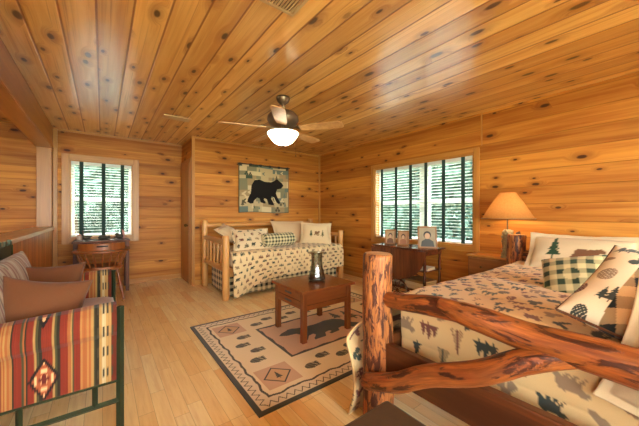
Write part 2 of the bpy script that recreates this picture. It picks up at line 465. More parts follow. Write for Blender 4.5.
RUGC = clothmat('woven_rug', rough=.95, weave=260, var=.16, wr=.2)
KILIM = clothmat('woven_kilim', rough=.95, weave=330, var=.15, wr=.2)
VELVET = clothmat('brown_velvet', rgb(104,62,36), .85, 300, .12, .12)
SEATC = clothmat('brown_seat_cloth', rgb(150,104,70), .85, 300, .3)
QUILTW = clothmat('wall_quilt', rough=.95, weave=200, var=.15, wr=.15)
PORCEL = plain('porcelain', rgb(196,168,150), .35, 0, .1)
STONEM = plain('dark_carving', rgb(72,62,50), .5, 0, .3)
PINKM = plain('pink_carving', rgb(176,110,96), .5, 0, .2)
PAPER = plain('paper_pages', rgb(222,204,166), .8)
def glass_mat(name, tint, rough, amt=.12):
    g = NG(name); t = g.n('ShaderNodeBsdfTransparent'); t.inputs[0].default_value = tint+(1,)
    gl = g.n('ShaderNodeBsdfGlossy'); gl.inputs['Roughness'].default_value = rough
    lw = g.n('ShaderNodeLayerWeight'); lw.inputs[0].default_value = .35
    m = g.n('ShaderNodeMixShader'); g.put(m.inputs[0], g.math('MULTIPLY_ADD', lw.outputs['Fresnel'], .5*amt, amt*.1))
    g.nt.links.new(t.outputs[0], m.inputs[1]); g.nt.links.new(gl.outputs[0], m.inputs[2])
    g.nt.links.new(m.outputs[0], g.out.inputs[0]); return g.m
PANE = glass_mat('window_glass', (.96,.98,.97), .02, .05)
CLEARG = glass_mat('clear_glass', (.80,.82,.79), .12, .9)
def lampmat(name, col, estr):
    g = NG(name); return g.pbr(col, .4, emit=col, estr=estr)
BOWL = lampmat('lit_frosted_bowl', (1.0,.86,.60), 3.0)
BULB = lampmat('lit_bulb', (1.0,.8,.5), 30.0)
def shade_mat():
    g = NG('lamp_shade_paper')
    n = g.noise(g.obj(), 60, 3)
    c = g.mix(n, rgb(190,136,78), rgb(166,112,58))
    d = g.n('ShaderNodeBsdfDiffuse'); g.put(d.inputs[0], c)
    t = g.n('ShaderNodeBsdfTranslucent'); g.put(t.inputs[0], c)
    m = g.n('ShaderNodeMixShader'); m.inputs[0].default_value = .24
    g.nt.links.new(d.outputs[0], m.inputs[1]); g.nt.links.new(t.outputs[0], m.inputs[2]); g.nt.links.new(m.outputs[0], g.out.inputs[0])
    return g.m
SHADE = shade_mat()
def leafmat(name, c):
    g = NG(name); n = g.noise(g.obj(), 3, 2)
    col = g.mix(n, c, tuple(x*.6 for x in c))
    d = g.n('ShaderNodeBsdfDiffuse'); g.put(d.inputs[0], col); t = g.n('ShaderNodeBsdfTranslucent'); g.put(t.inputs[0], col)
    m = g.n('ShaderNodeMixShader'); m.inputs[0].default_value = .45
    g.nt.links.new(d.outputs[0], m.inputs[1]); g.nt.links.new(t.outputs[0], m.inputs[2]); g.nt.links.new(m.outputs[0], g.out.inputs[0])
    return g.m
LEAF = leafmat('leaves', rgb(96,120,108)); TRUNK = plain('bark', rgb(92,78,62), .9, 0, .3, 8)
GRASS = plain('grass_ground', rgb(150,165,125), .95, 0, .3, 2)

# ================================================================== the room
XR, YB, YN, XRET, XK, ZC, XL, YR = 3.78, 4.96, 5.72, 1.17, -.58, 2.44, -2.1, -2.6
def one(name, mat, *boxes, bevel=0.0):
    b = MB()
    for x in boxes: b.box(*x)
    return struct(b.build(name, mat, bevel=bevel))
one('floor', FLOOR, (XL, XR+.15, YR, YN+.15, -.05, 0))
one('ceiling', CEIL, (XL, XR+.15, YR, YN+.15, ZC, ZC+.06))
W1 = (1.70, 3.37, .755, 1.945)            # right window: Y0 Y1 Z0 Z1
W2 = (-.40, .41, .80, 1.995)              # alcove window: X0 X1 Z0 Z1
W3 = (-1.9, 1.9, .08, 2.3)                  # big unseen opening behind the camera, added to light the room
WR = one('wall_right', WALL_H, (XR, XR+.15, YR, W1[0], 0, ZC), (XR, XR+.15, W1[1], YB, 0, ZC), (XR, XR+.15, W1[0], W1[1], 0, W1[2]), (XR, XR+.15, W1[0], W1[1], W1[3], ZC))
one('wall_back', WALL_H, (XRET, XR+.15, YB, YB+.1, 0, ZC))
one('wall_return', WALL_H, (XRET, XRET+.1, YB+.1, YN, 0, ZC))
one('wall_alcove', WALL_H, (XL, W2[0], YN, YN+.15, 0, ZC), (W2[1], XRET+.1, YN, YN+.15, 0, ZC), (W2[0], W2[1], YN, YN+.15, 0, W2[2]), (W2[0], W2[1], YN, YN+.15, W2[3], ZC))
W4 = (-1.8, -.3, .95, 2.2)                # unseen stairwell window added for its light, left of the frame: Y0 Y1 Z0 Z1
one('wall_stair', WALL_H, (XL-.15, XL, YR, W4[0], 0, ZC), (XL-.15, XL, W4[1], YN, 0, ZC), (XL-.15, XL, W4[0], W4[1], 0, W4[2]), (XL-.15, XL, W4[0], W4[1], W4[3], ZC))
one('wall_rear', WALL_H, (XL, W3[0], YR-.15, YR, 0, ZC), (W3[1], XR+.15, YR-.15, YR, 0, ZC), (W3[0], W3[1], YR-.15, YR, 0, W3[2]), (W3[0], W3[1], YR-.15, YR, W3[3], ZC))
one('wall_knee', WALL_V, (XK-.15, XK, YR, YN-.13, 0, .945))
t = MB().box(XK-.2, XK+.03, YR, YN-.13, .945, .985); struct(t.build('trim_1', CAPW, bevel=.006), 'pine ledge capping the low wall')
t = MB().box(XK-.16, XK, YN-.13, YN-.001, 0, 2.12); struct(t.build('trim_2', BEAMW, bevel=.004), 'square pine post at the end of the low wall')
t = MB().box(XK-.16, XK, YR, YN-.001, 2.12, ZC-.001).box(XK, XK+.012, YR, YN-.002, 2.12, 2.145); struct(t.build('trim_3', BEAMW, bevel=.004), 'pine header beam over the low wall')
one('trim_4', TRIM, (XRET-.012, XRET+.035, YB-.014, YB+.02, 0, ZC), bevel=.002)        # corner board
one('trim_5', TRIM, (XK+.001, XK+.05, YN-.02, YN-.001, 0, ZC), bevel=.002)
one('trim_6', TRIM, (XR-.03, XR-.001, YB-.03, YB-.001, 0, ZC), bevel=.002)
one('trim_7', TRIM, (XRET+.03, XR-.03, YB-.012, YB-.001, ZC-.03, ZC-.001), bevel=.002)
one('trim_8', TRIM, (XK+.05, XRET, YN-.012, YN-.001, ZC-.03, ZC-.001), bevel=.002)
one('trim_9', TRIM, (XR-.014, XR-.001, W1[0]-.1, W1[0]-.085, W1[3]+.09, ZC-.001))
one('baseboard_alcove', TRIM, (XK+.05, XRET, YN-.014, YN-.001, 0, .075), bevel=.003)
one('baseboard_back', TRIM, (XRET+.035, XR-.03, YB-.014, YB-.001, 0, .075), bevel=.003)
one('baseboard_right', TRIM, (XR-.014, XR-.001, YR, YB-.03, 0, .075), bevel=.003)

# closet door on the return wall
d = MB().box(XRET-.03, XRET-.004, YB+.12, YN-.1, .01, 2.03).build('door_1', DOORW, bevel=.003); struct(d, 'narrow brown closet door seen edge-on')
MB().box(XRET-.02, XRET-.001, YB+.05, YB+.12, 0, 2.1).box(XRET-.02, XRET-.001, YN-.1, YN-.02, 0, 2.1).box(XRET-.02, XRET-.001, YB+.12, YN-.1, 2.03, 2.1).build('door_casing', DOORW, d, .003)
MB().ball((XRET-.07, YB+.17, .98), .025).tube([(XRET-.03, YB+.17, .98), (XRET-.07, YB+.17, .98)], .01).build('door_knob', BRASS, d)

def window(name, horiz, a0, a1, z0, z1, wall, out, mull=None, casing=.08, label=None, bottom=True):
    """horiz 'y' for a wall of constant x, 'x' for a wall of constant y; out = +1/-1 outward"""
    def B(m, p0, p1, q0, q1, r0, r1):
        q0, q1 = sorted((wall+out*q0, wall+out*q1))
        return m.box(q0, q1, p0, p1, r0, r1) if horiz == 'y' else m.box(p0, p1, q0, q1, r0, r1)
    root = MB()
    c = casing
    for (p0, p1, r0, r1) in ((a0-c, a0, z0-c, z1+c), (a1, a1+c, z0-c, z1+c), (a0, a1, z1, z1+c), (a0, a1, z0-c, z0)): B(root, p0, p1, -.022, -.001, r0, r1)
    o = struct(root.build(name, TRIM, bevel=.003), label)
    j = MB()
    for (p0, p1, r0, r1) in ((a0, a0+.018, z0, z1), (a1-.018, a1, z0, z1), (a0+.018, a1-.018, z1-.018, z1), (a0+.018, a1-.018, z0, z0+.018)): B(j, p0, p1, -.005, .15, r0, r1)
    j.build('jamb', TRIM, o)
    s = MB(); spans = [(a0+.018, a1-.018)] if mull is None else [(a0+.018, mull-.05), (mull+.05, a1-.018)]
    if mull is not None: B(MB(), 0, 0, 0, 0, 0, 0); mm = MB(); B(mm, mull-.05, mull+.05, .075, .15, z0+.018, z1-.018); mm.build('mullion', WHITEP, o)
    zm = (z0+z1)/2
    for (p0, p1) in spans:
        w = .035
        for (u0, u1, r0, r1) in ((p0, p0+w, z0+.018, z1-.018), (p1-w, p1, z0+.018, z1-.018), (p0+w, p1-w, z1-.018-w, z1-.018), (p0+w, p1-w, z0+.018, z0+.018+w), (p0+w, p1-w, zm-.025, zm+.025)):
            B(s, u0, u1, .09, .125, r0, r1)
        g = MB(); B(g, p0+w, p1-w, .105, .109, z0+.053, z1-.053); g.build('glass_pane', PANE, o)
    s.build('sash', WHITEP, o, .003)
    return o
window('window_1', 'y', W1[0], W1[1], W1[2], W1[3], XR, 1, mull=2.463, casing=.07, label='wide double window on the right wall')
window('window_2', 'x', W2[0], W2[1], W2[2], W2[3], YN, 1, casing=.085, label='single window in the alcove')
window('window_rear_added', 'x', W3[0], W3[1], W3[2], W3[3], YR, -1, mull=.0, casing=.09, label='unseen glazing behind the viewer, added to light the room')
window('window_stair_added', 'y', W4[0], W4[1], W4[2], W4[3], XL, -1, mull=-1.05, casing=.08, label='unseen stairwell window left of the view, added to light the room')

def blind(label, horiz, a0, a1, z0, z1, at, inward, tapes, group):
    """slatted blind: inward = direction to the room along the wall's normal"""
    if horiz == 'y': root = thing('window_blind', label, 'blind', (at, (a0+a1)/2, z0), PI/2, group)
    else: root = thing('window_blind', label, 'blind', ((a0+a1)/2, at, z0), 0 if inward < 0 else PI, group)
    h = z1-z0; w = (a1-a0)/2           # local: x along the window, -y towards the room
    mid = (a0+a1)/2
    MB().box(-w, w, -.028, .028, h-.05, h).build('head_rail', SLAT, root, .003)
    s = MB(); z = .05; tl = math.radians(-9); hw = .023
    while z < h-.06:
        dy, dz = hw*math.cos(tl), hw*math.sin(tl)
        n = (0, math.sin(tl)*.0014, math.cos(tl)*.0014)
        vs = []
        for sg in (-1, 1):
            for (yy, zz) in ((-dy, z-dz), (dy, z+dz)):
                for xx in (-w, w): vs.append((xx, yy-n[1]*sg, zz+n[2]*sg))
        s.raw(vs, [(0,1,3,2), (4,6,7,5), (0,4,5,1), (2,3,7,6), (0,2,6,4), (1,5,7,3)])
        z += .043
    s.build('slats', SLAT, root)
    MB().box(-w, w, -.024, .024, .005, .024).build('bottom_rail', SLAT, root, .003)
    for tp in tapes:
        x = (tp-mid)*(1 if horiz == 'x' else 1)
        MB().box(x-.025, x+.025, -.032, -.0305, .005, h).build('ladder_tape', TAPE, root)
    if horiz == 'y': root.rotation_euler = (0, 0, -PI/2) if False else (0, 0, PI/2)
    return root
# right wall: local x -> +Y, local -y -> +X would face out, so turn the blind the other way round
def blind_right(label, y0, y1, tapes):
    r = blind(label, 'x', y0, y1, W1[2]+.02, W1[3]-.018, 0, -1, [y0+y1-t for t in tapes], None)
    r.location = (XR+.035, (y0+y1)/2, W1[2]+.02); r.rotation_euler = (0, 0, -PI/2)
    return r
blind_right('wide white slatted blind with six green tapes on the right window', 1.722, 3.348, [3.214, 2.921, 2.648, 2.386, 2.113, 1.843])
blind('white slatted blind with three green tapes in the alcove window above the desk', 'x', W2[0]+.022, W2[1]-.022, W2[2]+.02, W2[3]-.018, YN+.035, -1, [-.257, .0155, .263], None)

# ceiling vents
def vent(label, x0, x1, y0, y1, n, along):
    r = thing('ceiling_vent', label, 'vent', ((x0+x1)/2, (y0+y1)/2, ZC))
    w, h = (x1-x0)/2, (y1-y0)/2; f = .022
    MB().box(-w, w, -h, -h+f, -.012, -.0005).box(-w, w, h-f, h, -.012, -.0005).box(-w, -w+f, -h+f, h-f, -.012, -.0005).box(w-f, w, -h+f, h-f, -.012, -.0005).build('vent_frame', VENTM, r, .002)
    MB().box(-w+f, w-f, -h+f, h-f, -.004, -.001).build('vent_gap_shade', DARKV, r)  # dark sheet stands in for the shade behind the louvers
    s = MB()
    for k in range(n):
        t = (k+.5)/n
        if along == 'y': c = -w+f+t*2*(w-f); s.box(c-.006, c+.004, -h+f, h-f, -.011, -.005)
        else: c = -h+f+t*2*(h-f); s.box(-w+f, w-f, c-.006, c+.004, -.011, -.005)
    s.build('louvers', VENTM, r)
vent('square tan return-air vent in the ceiling nearest the viewer', .62, .96, 1.2, 1.54, 16, 'y')
vent('small narrow ceiling register near the alcove, far from the fan', .62, .94, 4.06, 4.2, 7, 'x')

# ================================================================== ceiling fan
fan = thing('ceiling_fan', 'bronze ceiling fan with five pale wood blades and a lit bowl light', 'ceiling fan', (1.56, 2.70, ZC))
MB().lathe([(.0, 0), (.072, 0), (.072, -.02), (.06, -.05), (.03, -.075), (.0, -.075)]).build('canopy', BRONZE, fan)
MB().tube([(0,0,-.07), (0,0,-.15)], .014).build('downrod', BRONZE, fan)
MB().lathe([(0, -.13), (.04, -.13), (.06, -.15), (.13, -.17), (.165, -.21), (.17, -.25), (.15, -.29), (.1, -.32), (.07, -.335), (.07, -.36), (0, -.36)], 32).build('motor_housing', BRONZE, fan)
for k in range(5):
    a = math.radians(-37.3-15+72*k); ca, sa = math.cos(a), math.sin(a)
    b = MB(); b.M = Matrix.Rotation(a, 4, 'Z') @ Matrix.Translation((0, 0, -.345)) @ Matrix.Rotation(math.radians(-11), 4, 'X')
    b.prism([(.19,-.05), (.3,-.062), (.56,-.07), (.64,-.066), (.665,-.045), (.665,.045), (.64,.066), (.56,.07), (.3,.062), (.19,.05)], -.004, .004)
    o = b.build('blade', BLADEW, fan, .002)
    i = MB(); i.M = Matrix.Rotation(a, 4, 'Z') @ Matrix.Translation((0, 0, -.338)) @ Matrix.Rotation(math.radians(-11), 4, 'X')
    i.prism([(.06,-.015), (.14,-.012), (.19,-.045), (.26,-.03), (.28,0), (.26,.03), (.19,.045), (.14,.012), (.06,.015)], -.003, .004)
    i.build('blade_iron', BRONZE, o)
MB().lathe([(0,-.36), (.09,-.36), (.1,-.375), (.165,-.378), (.17,-.385), (0,-.385)], 32).build('light_fitter', BRONZE, fan)
MB().lathe([(.165,-.386), (.168,-.395), (.155,-.42), (.13,-.455), (.1,-.49), (.06,-.512), (.02,-.518), (0,-.518)], 32).build('light_bowl', BOWL, fan)
MB().lathe([(0,-.517), (.014,-.52), (.016,-.53), (.006,-.54), (0,-.545)], 12).build('finial', BRONZE, fan)
MB().tube([(.05,.05,-.37), (.175,.02,-.40), (.176,.02,-.6)], .0018, 6).ball((.176,.02,-.61), .008).build('pull_chain', BRASS, fan)

# ================================================================== log bed
bed = thing('log_bed', 'big log bed with bark-patched posts and crossing branch footboard in the foreground', 'bed', (1.26, 1.10, 0))
BX, BY = 1.26, 1.10
def bl(x, y, z): return (x-BX, y-BY, z)
for (x, y, zt, sd) in ((1.26, 1.10, .945, 1), (1.26, -.47, .945, 2), (3.38, 1.10, .955, 3), (3.38, -.47, .955, 4)):
    MB().log([bl(x, y, .01), bl(x+.006, y, .35), bl(x-.004, y+.004, .7), bl(x, y, zt)], [.088, .086, .083, .084], 24, 8, .018, sd, 0, 1).build('post', [LOGBARK, LOGEND], bed)
MB().log([bl(1.27, 1.06, .705), bl(1.25, .9, .722), bl(1.245, .76, .744), bl(1.25, .62, .748), bl(1.26, .46, .738)], [.043, .045, .05, .046, .03], 18, 6, .04, 5).build('side_branch', LOGRED, bed)
MB().log([bl(1.225, .70, .772), bl(1.23, .60, .757), bl(1.24, .50, .743), bl(1.255, .36, .726), bl(1.26, .1, .727), bl(1.26, -.42, .71)], [.03, .05, .055, .055, .058, .06], 18, 6, .03, 5).build('top_branch', LOGRED, bed)
MB().log([bl(1.155, 1.085, .265), bl(1.15, .9, .345), bl(1.17, .73, .45), bl(1.185, .505, .558), bl(1.225, .36, .655), bl(1.27, .2, .715)], [.045, .047, .046, .046, .045, .03], 18, 6, .05, 6, 0, 1).build('brace_branch', [LOGRED, LOGEND], bed)
MB().box(*(1.235-BX, 1.28-BX), -.40-BY, 1.03-BY, .285, .47).build('foot_plank', PLANK, bed, .006)
for y in (1.095, -.465): MB().box(1.33-BX, 3.31-BX, y-.02-BY, y+.02-BY, .29, .47).build('side_rail', PLANK, bed, .006)
for z in (.55, .76): MB().log([bl(3.38, 1.05, z), bl(3.37, .3, z+.01), bl(3.38, -.42, z)], .05, 16, 6, .03, z*9).build('headboard_rail', LOGBARK, bed)
for k in range(6): MB().box(1.29-BX+.32*k+.1, 1.29-BX+.32*k+.19, -.44-BY, 1.07-BY, .36, .38).build('slat', LOGPALE, bed)
mt = MB().box(1.49, 3.27, -.39, 1.04, .385, .675).build('mattress', WHITEC, bevel=.05)
tag(mt, 'mattress of the log bed under the printed quilt', 'mattress')

def fold(e, r):
    e = np.maximum(e, 0); a = np.minimum(e/r, PI/2)
    return r*np.sin(a), r*(1-np.cos(a))+np.maximum(e-r*PI/2, 0)
def bed_quilt():
    x0, x1, y0, y1, zt, r = 1.48, 3.29, -.40, 1.05, .69, .05
    s = np.linspace(-.42, x1-x0, 300); tt = np.linspace(-.4, (y1-y0)+.78, 330)
    S, T = np.meshgrid(s, tt, indexing='ij')
    ex = np.maximum(-S, 0); ef = np.maximum(T-(y1-y0), 0); en = np.maximum(-T, 0)
    k = 1-sst(S, .05, .42)
    lim = .40+.33*k
    ef = ef*lim/.78                       # hem longer towards the foot
    ox, dx = fold(ex, r); of, df = fold(ef, r); on, dn = fold(en, r)
    X = x0+np.maximum(S, 0)-ox; Y = y0+np.clip(T, 0, y1-y0)+of-on
    Z = zt-np.maximum(np.maximum(dx, df), dn)
    inside = (ex == 0) & (ef == 0) & (en == 0)
    puff = .012*np.abs(np.sin(S*PI/.27))**.4+.008*wav(S, T, 5, 1.2)
    crown = .018*(1-((T-.72)/.75)**2)
    Z = Z+np.where(inside, puff+np.maximum(crown, 0), 0)
    X = X-np.where(ex > 0, puff*.8*np.clip(ex/.08, 0, 1), 0)
    Y = Y+np.where(ef > 0, (puff+.012*np.sin(S*9+1))*np.clip(ef/.08, 0, 1), 0)
    q = k*sst(ef, .0, .30)
    X = X-.32*q; Y = Y+.11*q
    Y = Y+.04*q*np.sin(ef*9)
    U = np.where(ef > 0, S, S); C = np.where((S < 0)[..., None], print_cloth(T, -S, .15, .12, .112, 4, rgb(212,176,122), ('pines','bear','leaves','pine','fern','pines','twig')), print_cloth(T, -S, .112, .086, .084, 4, rgb(212,178,128)))
    keep = ~((ex[:-1, :-1] > .015) & ((ef[:-1, :-1] > .0) | (en[:-1, :-1] > .0)))
    o = grid_obj('bed_quilt', np.stack([X, Y, Z], -1), PRINTC, C, np.stack([S, T, 0*S], -1), keep, None, .012)
    return tag(o, 'cream quilt printed with pine trees, bears and leaves covering the log bed', 'quilt')
bed_quilt()

# pillows on the log bed
def sham_art(x, y):
    C = np.empty(x.shape+(3,)); C[:] = rgb(204,182,148)
    for (cx, cy, w, h, kind, ink) in ((-.15, .03, .17, .24, 'pine', rgb(40,64,40)), (.07, -.03, .22, .16, 'bear', rgb(112,74,48)), (.24, -.02, .13, .2, 'pine', rgb(60,72,48))):
        C[motif(kind, (x-cx)/w, (y-cy)/h)] = ink
    return C
p = pillow('pillow', .74, .42, .17, PRINTC, sham_art, .045, 3, 70); tag(p, 'cream flanged pillow with a dark pine tree leaning on the headboard of the log bed', 'pillow', 'pillows on the log bed')
pose(p, (3.15, .58, .83), (.0, -1, .0), (-1, 0, .75))
BG1, BG2 = rgb(26,28,24), rgb(196,150,98)
def deco(x, y):
    C = print_cloth(x+.06, y+.055, .105, .1, .08, 8, rgb(226,204,168), ('cone','fish','fern','pines','twig','cone'))
    K = check(x*.92+y*.38-.1, y*.92-x*.38+.2, .047, BG1, BG2)
    return np.where(((x > -.105) & (y < .11) & ~((x < -.055) & (y > .06) & ((x+.055)**2+(y-.06)**2 > .0025)))[..., None], K, C)
p = pillow('pillow', .46, .44, .18, PRINTC, deco, 0, 12, 150); tag(p, 'large pillow with a pinecone-print border around dark buffalo check on the log bed', 'pillow', 'pillows on the log bed')
pose(p, (1.575, .05, .86), (-.15, -.95, -.27), (-.589, -.132, .793)); piping(.46, .44, .006, VELVET, p)
def gchk(x, y): return check(x, y, .035, rgb(44,58,40), rgb(206,188,140))
p = pillow('pillow', .32, .32, .13, PRINTC, gchk, 0, 16, 60); tag(p, 'small green checked cushion half hidden behind the large check pillow on the log bed', 'pillow', 'pillows on the log bed')
pose(p, (2.24, .43, .79), (.2, -1, .1), (-.8, .1, .7))
p = pillow('pillow', .62, .46, .13, WHITEC, None, .035, 21, 60, wr=.02); tag(p, 'plain cream pillow wedged upright behind the branch footboard of the log bed', 'pillow', 'pillows on the log bed')
pose(p, (1.372, -.14, .70), (0, -.97, -.24), (-1, 0, .06))

# leather ottoman
ot = thing('ottoman', 'dark brown leather ottoman in the near foreground at the foot of the log bed', 'ottoman', (.70, .13, 0))
MB().box(-.25, .25, -.65, .65, .05, .36).build('body', LEATHER, ot, .02)
MB().box(-.255, .255, -.655, .655, .362, .405).build('top_cushion', LEATHER, ot, .015)
for sx in (-1, 1):
    for sy in (-1, 1): MB().tube([(sx*.2, sy*.6, 0), (sx*.2, sy*.6, .06)], [.018, .026], 10).build('foot', MAHOG, ot)

# ================================================================== chest and lamp
ch = thing('chest_of_drawers', 'low brown wooden chest of drawers under the lit lamp beside the headboard', 'chest', (3.62, 1.33, 0))
MB().box(-.14, .145, -.31, .305, .04, .675).build('body', NIGHTW, ch, .003)
MB().box(-.155, .15, -.325, .32, .675, .697).build('top', TRIM, ch, .004)
for z in (.07, .27, .47):
    dr = MB().box(-.156, -.141, -.295, .29, z, z+.185).build('drawer', NIGHTW, ch, .004)
    for y in (-.15, .15): MB().ball((-.168, y, z+.095), .014, 10, 6).build('knob', BRASS, dr)
lm = thing('table_lamp', 'lit table lamp with tan cone shade and carved bear-on-stump base on the chest', 'lamp', (3.50, 1.225, .697))
def stump():
    b = MB(); prof = [(0,0), (.062,0), (.064,.015), (.05,.03), (.046,.12), (.05,.16), (.042,.19), (.05,.25), (.05,.28), (.03,.31), (0,.31)]
    b.lathe(prof, 20)
    r = random.Random(3)
    for k in range(46):
        a = r.uniform(0, 2*PI); z = r.uniform(.03, .29); b.ball((math.cos(a)*.046, math.sin(a)*.046, z), (.014, .014, .019), 7, 5)
    return b.build('base', plain('carved_stump_grey_green', rgb(150,132,92), .6, 0, .6, 70), lm)
stump()
B = MB(); B.M = Matrix.Translation((0, -.012, .035))
B.ball((.03, -.075, .17), (.024, .028, .045)).ball((.028, -.078, .23), .024).ball((.012, -.085, .25), .009, 8, 6).ball((.045, -.085, .25), .009, 8, 6)
B.tube([(.03,-.07,.19), (.02,-.04,.2)], .01, 8).tube([(.03,-.07,.13), (.02,-.04,.11)], .012, 8).tube([(.02,-.05,.1), (.03,-.07,.14)], .012, 8)
B.build('bear_figure', plain('carved_bear_brown', rgb(84,60,42), .6, 0, .3), lm)
MB().tube([(0,0,.3), (0,0,.47)], .008, 10).build('stem', BRASS, lm)
MB().ball((0,0,.515), .033, 12, 8).build('bulb', BULB, lm)
sh = MB().lathe([(.245,.428), (.24,.432), (.2,.505), (.14,.61), (.077,.706)], 40).build('lamp_shade', SHADE, lm)
MB().tube([(.2455*math.cos(2*PI*k/40), .2455*math.sin(2*PI*k/40), .429) for k in range(41)], .005, 6, cap=False).build('shade_trim', TAN if False else FRAMEW, sh)

# ================================================================== drop-leaf tea cart
tc = thing('drop_leaf_table', 'dark mahogany drop-leaf tea cart with turned legs under the right window', 'table', (3.33, 2.39, 0))
MB().box(-.215, .215, -.44, .44, .715, .737).build('table_top', MAHOG, tc, .005)
leaf = [(-.44, .715)]
for k in range(25):
    a = PI*k/24; leaf.append((-.43*math.cos(a), .69-.37*math.sin(a)))
leaf.append((.44, .715))
MB().prism(leaf, -.243, -.222, axis=0).build('drop_leaf', MAHOG, tc, .004)
MB().box(-.19, .19, -.4, .4, .655, .713).build('apron', MAHOG, tc, .003)
def turned(h):
    z = [0, .03, .06, .1, .14, .2, .26, .3, .36, .42, .5, .56, .62, .655]; r = [.012,.016,.011,.018,.02,.017,.013,.02,.018,.013,.017,.02,.013,.019]
    return list(zip(r, z))
for sx in (-1, 1):
    for sy in (-1, 1): MB().lathe(turned(.66), 12, (sx*.17, sy*.38, 0)).build('leg', MAHOG, tc)
MB().box(-.19, .19, -.4, .4, .195, .213).build('lower_shelf', MAHOG, tc, .003)
MB().box(-.19, .19, -.4, .4, .45, .465).build('middle_shelf', MAHOG, tc, .003)
for sx in (-1, 1):
    w = MB(); cx, cy, cz, R = sx*.205-.0, .0, .16, .155
    ring = [(cx, cy+R*math.cos(2*PI*k/28), cz+R*math.sin(2*PI*k/28)) for k in range(29)]
    w.tube(ring, .011, 8, cap=False)
    for k in range(5):
        a = PI*k/5; w.tube([(cx, cy-R*math.cos(a), cz-R*math.sin(a)), (cx, cy+R*math.cos(a), cz+R*math.sin(a))], .006, 6)
    w.ball((cx, cy, cz), .022, 8, 6)
    w.build('wheel', MAHOG, tc)
# books
def book(label, x, y, z, w, d, h, c, rz, group):
    r = thing('book', label, 'book', (x, y, z), rz, group)
    m = plain('book_cover', c, .55, 0, .1)
    MB().box(-w/2, w/2, -d/2, d/2, 0, .0025).box(-w/2, w/2, -d/2, d/2, h-.0025, h).box(-w/2, -w/2+.003, -d/2, d/2, .0025, h-.0025).build('cover', m, r)
    MB().box(-w/2+.003, w/2-.005, -d/2+.005, d/2-.005, .0025, h-.0025).build('pages', PAPER, r)
    return r
gz = .213; gB = 'books stored on the tea cart'
specs = [(rgb(196,176,138), .05, 'thick tan book at the bottom of the near stack on the tea cart'), (rgb(206,190,150), .035, 'pale tan book in the middle of the near stack on the tea cart'), (rgb(150,112,66), .028, 'brown book on top of the near stack on the tea cart')]
for c, h, lb in specs: book(lb, 3.31, 2.16, gz, .26, .3, h, c, random.uniform(-.1, .1), gB); gz += h+.0005
gz = .213
for c, h, lb in [(rgb(120,90,60), .04, 'brown book at the bottom of the far stack beside the cart wheel'), (rgb(190,170,130), .03, 'tan book second from the bottom of the far stack beside the cart wheel'), (rgb(70,52,44), .03, 'dark book second from the top of the far stack beside the cart wheel'), (rgb(170,150,120), .025, 'beige book topmost of the far stack beside the cart wheel')]:
    book(lb, 3.3, 2.56, gz, .25, .3, h, c, random.uniform(-.12, .12), gB); gz += h+.0005
book('pale book lying alone on the middle shelf of the tea cart', 3.29, 2.14, .465, .2, .28, .03, rgb(206,192,168), .1, gB)

# framed portraits
def frame(label, x, y, z, w, h, rz, shirt, hair, bg):
    r = thing('photo_frame', label, 'picture frame', (x, y, z), rz, 'framed portraits on the tea cart')
    T = Matrix.Rotation(math.radians(-14), 4, 'X'); b = .02      # local -y is the front, leaning back
    def M(): m = MB(); m.M = T; return m
    M().box(-w/2, w/2, 0, .014, 0, b).box(-w/2, w/2, 0, .014, h-b, h).box(-w/2, -w/2+b, 0, .014, b, h-b).box(w/2-b, w/2, 0, .014, b, h-b).build('frame', FRAMEW, r, .003)
    ph = M().box(-w/2+b, w/2-b, .006, .01, b, h-b).build('photograph', plain('portrait_backdrop', bg, .5, 0, .2, 30), r)
    iw, ih = w-2*b, h-2*b
    def ell(cx, cz, rx, rz_, d, mt, nm):
        M().prism([(cx+rx*math.cos(2*PI*k/18), cz+rz_*math.sin(2*PI*k/18)) for k in range(18)], .0045-d, .006-d*.5, axis=1).build(nm, mt, ph)
    sm = plain('portrait_shirt', shirt, .5); hm = plain('portrait_hair', hair, .5); fm = plain('portrait_face', rgb(190,150,116), .5)
    M().prism([(-iw*.42, b), (iw*.42, b), (iw*.36, b+ih*.28), (iw*.12, b+ih*.4), (-iw*.12, b+ih*.4), (-iw*.36, b+ih*.28)], .004, .006, axis=1).build('portrait_shoulders', sm, ph)
    ell(0, b+ih*.62, iw*.24, ih*.2, 0, hm, 'portrait_hair'); ell(0, b+ih*.56, iw*.17, ih*.16, .001, fm, 'portrait_face')
    m = M(); m.box(-.02, .02, .0145, .018, h*.1, h*.7); m.build('easel_back', FRAMEW, r)
    return r
frame('small framed portrait at the far end of the tea cart, leftmost of three', 3.31, 2.66, .737, .155, .215, math.radians(-58), rgb(110,74,50), rgb(60,40,28), rgb(176,144,104))
frame('small framed portrait between the other two frames on the tea cart', 3.33, 2.455, .737, .155, .21, math.radians(-62), rgb(150,96,66), rgb(70,46,30), rgb(168,128,90))
frame('largest framed portrait of a dark-haired person at the near end of the tea cart', 3.31, 2.06, .737, .235, .285, math.radians(-50), rgb(52,50,44), rgb(40,32,26), rgb(150,134,104))

